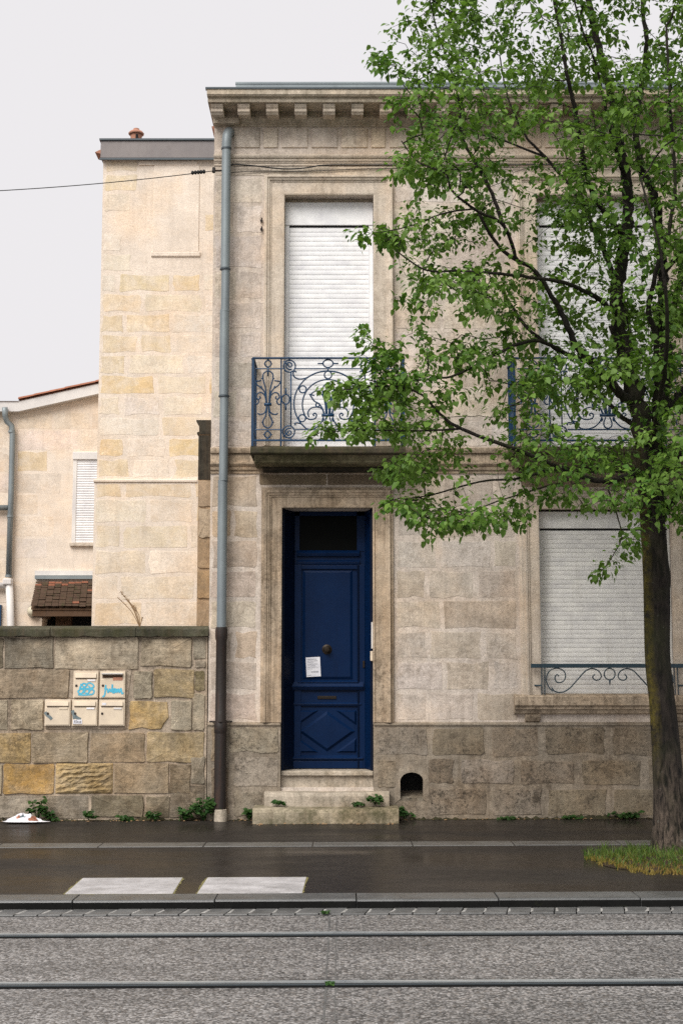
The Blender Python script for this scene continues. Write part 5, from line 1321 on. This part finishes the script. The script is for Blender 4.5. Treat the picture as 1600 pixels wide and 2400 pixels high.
limb([(1276, 368, .5), (1180, 330, .8), (1080, 300, 1.0), (990, 250, 1.1), (930, 180, 1.1)], .016, .006)
# the half of the crown beyond the right edge of the picture
limb([(1548, 1200, .05), (1600, 1150, .1), (1680, 1060, .1), (1780, 960, 0), (1900, 880, -.1), (2020, 820, -.2)], .05, .010)
limb([(1560, 960, .15), (1620, 880, .4), (1700, 760, .5), (1820, 640, .6), (1950, 560, .7)], .045, .010)
limb([(1552, 640, .3), (1640, 540, .0), (1740, 430, -.3), (1860, 330, -.5), (1960, 220, -.6)], .036, .009)
limb([(1640, 470, .9), (1760, 320, 1.0), (1860, 150, 1.0), (1900, -50, .9)], .026, .008)
limb([(1530, 1150, .1), (1580, 1080, -.6), (1660, 980, -1.2), (1760, 900, -1.6)], .036, .009)
limb([(1520, 1060, 0), (1540, 960, -.7), (1560, 840, -1.4), (1560, 700, -1.8), (1540, 560, -2.0), (1500, 420, -2.0)], .036, .009)
limb([(1500, 940, 0), (1480, 860, .7), (1470, 740, 1.2), (1430, 620, 1.5), (1380, 500, 1.6), (1330, 380, 1.6)], .036, .009)

poly_main = [(930, -80), (925, 40), (872, 130), (905, 190), (898, 260), (940, 330), (905, 400), (930, 470), (925, 520), (862, 540), (905, 600), (935, 650), (908, 690), (915, 730), (975, 760), (930, 800), (850, 775), (880, 850), (900, 885), (762, 905), (790, 945), (890, 955), (722, 1008), (800, 1030), (900, 1012), (985, 1050), (895, 1098), (905, 1122), (980, 1110), (960, 1150), (900, 1175), (960, 1205), (1010, 1250), (1080, 1240), (1150, 1225), (1232, 1228), (1240, 1170), (1300, 1185), (1400, 1190), (1480, 1185), (1620, 1255), (1800, 1240), (2000, 1120), (2150, 950), (2200, 500), (2100, 0), (1950, -300), (1700, -480), (1400, -500), (1100, -330)]
poly_spray = [(1378, 1368), (1402, 1328), (1465, 1235), (1500, 1205), (1502, 1275), (1440, 1330)]
gaps = [(1090, 755, 80, 45, .12), (1130, 935, 75, 50, .15), (1010, 830, 55, 35, .15), (1390, 790, 90, 80, .30), (1200, 880, 60, 40, .3), (1185, 70, 75, 60, .2), (1270, 70, 50, 60, .25), (1480, 60, 45, 60, .15), (1400, 230, 40, 60, .35), (1190, 190, 40, 40, .35), (960, 60, 60, 60, .4), (1190, 1150, 70, 35, .35), (1090, 1065, 70, 25, .3),
        (1450, 930, 60, 80, .45), (1500, 640, 40, 90, .45), (1380, 1000, 70, 40, .5), (1000, 450, 50, 40, .35), (1210, 450, 60, 40, .35), (1450, 470, 40, 50, .35), (880, 950, 50, 30, .3), (1010, 700, 60, 30, .4), (1150, 300, 50, 40, .45)]
def inpoly(x, y, poly):
    c = False; n = len(poly); j_ = n-1
    for i in range(n):
        xi, yi = poly[i]; xj, yj = poly[j_]
        if (yi > y) != (yj > y) and x < (xj-xi)*(y-yi)/(yj-yi)+xi: c = not c
        j_ = i
    return c
rs = random.Random(11)
att = []
while len(att) < 5200:
    x, y = rs.uniform(715, 2200), rs.uniform(-500, 1260)
    if not inpoly(x, y, poly_main): continue
    k = 1.0
    for gx, gy, ax, ay, f in gaps:
        if ((x-gx)/ax)**2+((y-gy)/ay)**2 < 1: k = min(k, f)
    if x > 1700 or y < -150: k *= .7
    if rs.random() > k: continue
    spread = min(1.0, .25+(x-760)/420) if x < 1200 else 1.0
    yy = max(-2.1, min(1.75, (-.55 if x < 1150 else -.2)+rs.gauss(0, .85)*spread))
    c0_ = T3(x, y, yy)
    for _ in range(rs.choice((3, 5, 6, 8, 9))):          # a layered spray of twig ends round each point
        q_ = c0_+np.array([rs.gauss(0, .15), rs.gauss(0, .17), rs.gauss(0, .05)])
        q_[2] -= .25*abs(q_[0]-c0_[0])
        rel_ = q_-np.array([0, CAM_Y, CAM_H]); fw_ = rel_[1]*CP+rel_[2]*SP
        if inpoly(800+F_PX*rel_[0]/fw_, 1200-F_PX*(-rel_[1]*SP+rel_[2]*CP)/fw_, poly_main): att.append(q_)
for px_, py_, n_ in ((745, 1010, 8), (775, 1008, 10), (805, 1000, 11), (840, 1003, 10), (880, 1000, 10), (925, 1005, 10), (775, 908, 8), (800, 915, 11), (835, 905, 12), (870, 930, 12), (910, 910, 14), (915, 870, 12), (950, 880, 12), (880, 850, 9), (858, 782, 7), (880, 815, 9), (905, 835, 9), (868, 541, 8), (895, 548, 9), (925, 560, 10), (905, 1110, 10), (930, 1100, 10), (950, 1090, 9), (915, 1178, 9), (950, 1185, 11), (1010, 1235, 12), (1060, 1225, 12), (1120, 1220, 12), (1200, 1210, 12), (878, 135, 7), (905, 150, 8)):
    for _ in range(n_):
        q_ = T3(px_+rs.gauss(0, 16), py_+rs.gauss(0, 11), (-1.15 if px_ < 1000 else -.7)+rs.gauss(0, .12)); att.append(q_)
for _ in range(26):
    while True:
        x, y = rs.uniform(1378, 1502), rs.uniform(1205, 1368)
        if inpoly(x, y, poly_spray): break
    att.append(T3(x, y, -.5+rs.gauss(0, .15)))
base_arr = np.array([n_ for n_, f in zip(nodes, fixed) if f >= 0])
att.sort(key=lambda a: np.min(np.linalg.norm(base_arr-a, axis=1)))
NA = np.zeros((60000, 3)); cnt = len(nodes); NA[:cnt] = np.array(nodes)
ok = np.zeros(60000, bool); ok[:cnt] = np.array([f >= 0 for f in fixed])
leaf_nodes = []
nrs = np.random.RandomState(5)
for a in att:
    dv = NA[:cnt]-a; d = np.sqrt((dv**2).sum(1)); d = d+np.where(dv[:, 2] > 0, dv[:, 2]*.35, 0); d[~ok[:cnt]] += 5
    i = int(np.argmin(d)); p0 = NA[i]; v_ = a-p0; Ld = np.linalg.norm(v_)
    if Ld < .06: continue
    n_st = max(2, int(Ld/.09)); bow = nrs.normal(0, .07, 3)*Ld+np.array([0, 0, .06*Ld]); pa = i
    for s in range(1, n_st+1):
        t = s/n_st; p = p0+v_*t+bow*4*t*(1-t)*.6+nrs.normal(0, .008, 3)
        pa = add_node(p, pa, 0.0, -3); NA[cnt] = p; ok[cnt] = True; cnt += 1
        if (1-t)*Ld < .5: leaf_nodes.append((pa, t))
nd = len(nodes); tips_ = np.zeros(nd); kids = [[] for _ in range(nd)]
for i in range(nd):
    if par[i] >= 0: kids[par[i]].append(i)
for i in range(nd-1, -1, -1):
    if not kids[i]: tips_[i] += 1
    if par[i] >= 0: tips_[par[i]] += tips_[i]
R_ = np.array([max(rad[i], .0021*tips_[i]**.42) if fixed[i] == -3 else rad[i] for i in range(nd)])
tree = empty('street_tree', tuple(T3(1574, 2004))); tree.location.z = -.03
tag(tree, 'young linden street tree with moss on its trunk, in fresh leaf', 'tree')
# trunk with flare and burr
m = MB(); nseg = 28; tl = [i for i in range(nd) if fixed[i] == -2]
rt = random.Random(3)
prof_a = [rt.uniform(-.03, .03) for _ in range(nseg)]
for ii, i in enumerate(tl):
    c = nodes[i]; r = R_[i]; z = c[2]
    for k in range(nseg):
        a = 2*PI*k/nseg; fl = 1+prof_a[k]+.02*math.sin(3*a+z*4)+.015*math.sin(5*a-z*7)
        if z < .5: fl += (.5-z)*.32*max(0, math.sin(a*3+1.1))
        bz = 2.52; br = math.exp(-((z-bz)/.10)**2)*max(0, math.cos(a-.2))**2*.16
        br += math.exp(-((z-3.35)/.12)**2)*max(0, math.cos(a-PI))**2*.10
        m.v.append((c[0]+r*(fl+br)*math.cos(a), c[1]+r*(fl+br)*math.sin(a), z-(.06 if ii == 0 else 0)))
for ii in range(len(tl)-1):
    for k in range(nseg): m.f.append((ii*nseg+k, ii*nseg+(k+1) % nseg, (ii+1)*nseg+(k+1) % nseg, (ii+1)*nseg+k)); m.m.append(0)
m.build('trunk', M['bark'], tree, smooth=True, fix=False)
for lid in range(limb_no[0]):
    ids = [i for i in range(nd) if fixed[i] == lid]
    pts = [nodes[par[ids[0]]]]+[nodes[i] for i in ids]; rs_ = [max(R_[ids[0]], min(R_[par[ids[0]]]*.6, R_[ids[0]]*1.35))]+[R_[i] for i in ids]
    pts = [Vector(p) for p in pts]
    wob = [p+Vector((rt.gauss(0, .35), rt.gauss(0, .35), rt.gauss(0, .35)))*r*.5 if 0 < q_ < len(pts)-1 else p for q_, (p, r) in enumerate(zip(pts, rs_))]
    MB().tube(wob, [r*rt.uniform(.94, 1.06) for r in rs_], 10).build('branch', M['bark'], tree, smooth=True, fix=False)
tw = MB()
done = set()
for i in range(nd):
    if fixed[i] != -3 or i in done: continue
    if fixed[par[i]] == -3 and par[i] in done and max(kids[par[i]], key=lambda q_: tips_[q_]) == i: continue
    chain = [par[i]]; j_ = i
    while True:
        chain.append(j_); done.add(j_)
        nxt = [q_ for q_ in kids[j_] if fixed[q_] == -3]
        if not nxt: break
        j_ = max(nxt, key=lambda q_: tips_[q_])
    tw.tube([nodes[q_] for q_ in chain], [R_[chain[1]]]+[R_[q_] for q_ in chain[1:-1]]+[.0015], 5, cap=False)
tag(tw.build('twigs', M['bark'], tree, smooth=True, fix=False), kind='stuff')
# leaves: drooping, in sprays along the twigs
O_, D_, N_, L_ = [], [], [], []
for (i, t) in leaf_nodes:
    p = nodes[i]; tdir = p-nodes[par[i]]; tdir = tdir/(np.linalg.norm(tdir)+1e-9)
    k = 7 if t > .75 else 4
    if t > .999: k = 9
    if nrs.rand() < .3: k -= 2
    for _ in range(k):
        side = nrs.normal(0, 1, 3); side -= tdir*side.dot(tdir); side[2] *= .5; side /= np.linalg.norm(side)+1e-9
        d = side*.8+tdir*nrs.uniform(.1, .8)+np.array([0, 0, -nrs.uniform(.15, 1.0)])
        O_.append(p+side*.03+nrs.normal(0, .028, 3)+np.array([0, 0, -.012])); D_.append(d)
        N_.append(np.array([nrs.normal(0, .35), -.25+nrs.normal(0, .35), 1.0])); L_.append(min(.088, .028+nrs.gamma(2.2, .0125)))
O_, D_, N_, L_ = map(np.array, (O_, D_, N_, L_))
LV = leaf_arrays(O_, D_, N_, L_, L_*nrs.uniform(.62, .86, len(L_)))
# the 300 leaves that show largest are single objects, the rest one mass of foliage
ctr = LV.mean(1); camp = np.array([0, CAM_Y, CAM_H]); dist = np.linalg.norm(ctr-camp, axis=1)
fn = np.cross(LV[:, 2]-LV[:, 5], LV[:, 3]-LV[:, 0]); area = np.abs((fn*((ctr-camp)/dist[:, None])).sum(1))/dist**2
rel = ctr-camp; fwd = rel[:, 1]*CP+rel[:, 2]*SP; sx_ = 800+F_PX*rel[:, 0]/fwd; sy_ = 1200-F_PX*(-rel[:, 1]*SP+rel[:, 2]*CP)/fwd
front = (sx_ > 700) & (sx_ < 1590) & (sy_ > 10) & (sy_ < 1400) & (ctr[:, 1] < TY-.4)
score = np.where(front, area, 0); big = np.argsort(-score)[:300]
mask = np.ones(len(LV), bool); mask[big] = False
tag(link('foliage', leaves_mesh('foliage', LV[mask], M['leaf']), tree), kind='stuff')
for b in big:
    link('leaf', leaves_mesh('leaf', LV[b:b+1], M['leaf']), tree)
adopt(tree)
print('leaves', len(LV), 'nodes', nd)

# ---- grass round the foot of the tree
gr_o, gr_v, gr_f = [], [], []
def blades(name, n, mat, region, h0, h1, seed):
    r_ = random.Random(seed); vs, fs = [], []
    while len(fs) < n*2:
        px, py = region(r_); p = G(px, py, -.015); z = pz(p.y)+SLOPE*p.x
        h = r_.uniform(h0, h1); a = r_.uniform(0, 2*PI); w = r_.uniform(.003, .006); lx_, ly_ = r_.gauss(0, .45)*h, r_.gauss(0, .45)*h
        ca, sa = math.cos(a)*w, math.sin(a)*w; o = len(vs)
        vs += [(p.x-ca, p.y-sa, z), (p.x+ca, p.y+sa, z), (p.x+ca*.7+lx_*.4, p.y+sa*.7+ly_*.4, z+h*.6), (p.x-ca*.7+lx_*.4, p.y-sa*.7+ly_*.4, z+h*.6), (p.x+lx_, p.y+ly_, z+h*.92)]
        fs += [(o, o+1, o+2, o+3), (o+3, o+2, o+4)]
    me = bpy.data.meshes.new(name); me.from_pydata(vs, [], fs); me.materials.append(mat); me.update()
    return tag(link(name, me), kind='stuff')
def reg(top, bot):
    def f(r_):
        while True:
            px, py = r_.uniform(1368, 1830), r_.uniform(1992, 2052)
            t = (py-1992)/60
            u_ = ((px-1600)/228)
            lo = 1992+14*abs(u_)**2+4*math.sin(px*.11); hi = 2052-44*max(0, abs(u_)-.18)**1.4+3*math.sin(px*.17+1)
            v_ = (py-lo)/(hi-lo+1e-6)
            cl = math.sin(px*.21+py*.5)+math.sin(px*.083-py*.31+2)+math.sin(px*.37+1.3*py)
            if -.06 <= v_ <= 1.06 and top <= v_+r_.gauss(0, .14) <= bot and abs(u_) < 1.02 and r_.random() < .42+.3*cl: return px, py
    return f
tag(blades('grass', 2300, M['grass'], reg(-.5, .75), .02, .12, 1), 'green grass round the foot of the street tree', 'grass')
tag(blades('yellow_grass', 3200, M['grass_dry'], reg(.4, 1.4), .012, .05, 2), 'yellowed moss and grass along the front of the tree pit', 'grass')
m = MB(); n = 40; cs = G(1600, 2022, -.015)
ringp = []
for i in range(n):
    a = 2*PI*i/n; u_ = math.cos(a); px = 1600+195*u_
    py = (2024+ (22 if math.sin(a) > 0 else 26)*math.sin(a)); ringp.append(G(px, py, -.015))
m.add([(p.x, p.y, pz(p.y)+.004) for p in ringp]+[(cs.x, cs.y, pz(cs.y)+.035)], [(i, (i+1) % n, n) for i in range(n)])
m.build('tree_pit', M['soil'], slope=True, smooth=True); tag(bpy.data.objects['tree_pit'], kind='structure')
# fallen scraps along the foot of the wall
rsn = random.Random(21)
org = []; 
for _ in range(420):
    x = rsn.uniform(-4.6, 5.0); y = -.045-abs(rsn.gauss(0, .06))
    if -1.05 < x < .72 and True: y -= .0 if not (fx(590, 1900, -.7) < x < fx(936, 1900, -.7)) else .44
    org.append((x, y, pz(y)+SLOPE*x+.006))
org = np.array(org); di = np.array([(rsn.gauss(0, 1), rsn.gauss(0, 1), .1) for _ in org]); no = np.array([(rsn.gauss(0, .3), rsn.gauss(0, .3), 1) for _ in org]); ln = np.array([rsn.uniform(.012, .04) for _ in org])
tag(link('leaf_litter', leaves_mesh('leaf_litter', leaf_arrays(org, di, no, ln, ln*.7), M['drystem'])), 'brown dead leaves scattered along the foot of the walls', 'leaf litter', kind='stuff')

rsn = random.Random(77)
def foot(name, x0, x1, y, mat, label, n=170, hmax=.05):
    m = MB(); pts = []
    for i in range(n+1):
        x = x0+(x1-x0)*i/n; h = max(.004, hmax*(.25+.5*math.sin(x*5.1)*math.sin(x*2.3+1)+rsn.gauss(0, .28))); d = .03+.05*rsn.random()
        zz_ = pz(y)+SLOPE*x
        m.v += [(x, y+.01, zz_+h), (x, y-.012, zz_+h*.7), (x, y-d*.5, zz_+h*.3), (x, y-d, zz_+.001)]
    m.f = [(4*i+k, 4*i+4+k, 4*i+5+k, 4*i+1+k) for i in range(n) for k in range(3)]; m.m = [0]*len(m.f)
    tag(m.build(name, mat, fix=False), label, 'moss', kind='stuff')
foot('moss_line', -4.8, fx(488, 1900, 0), WY-.02, M['footdirt'], 'dark moss and dirt along the foot of the garden wall')
foot('moss_line', fx(545, 1900, 0), fx(618, 1900, 0), -.045, M['footdirt'], 'dark moss and dirt left of the door steps', 14)
foot('moss_line', fx(936, 1900, 0), 5.2, -.045, M['footdirt'], 'dark moss and dirt along the foot of the house plinth')
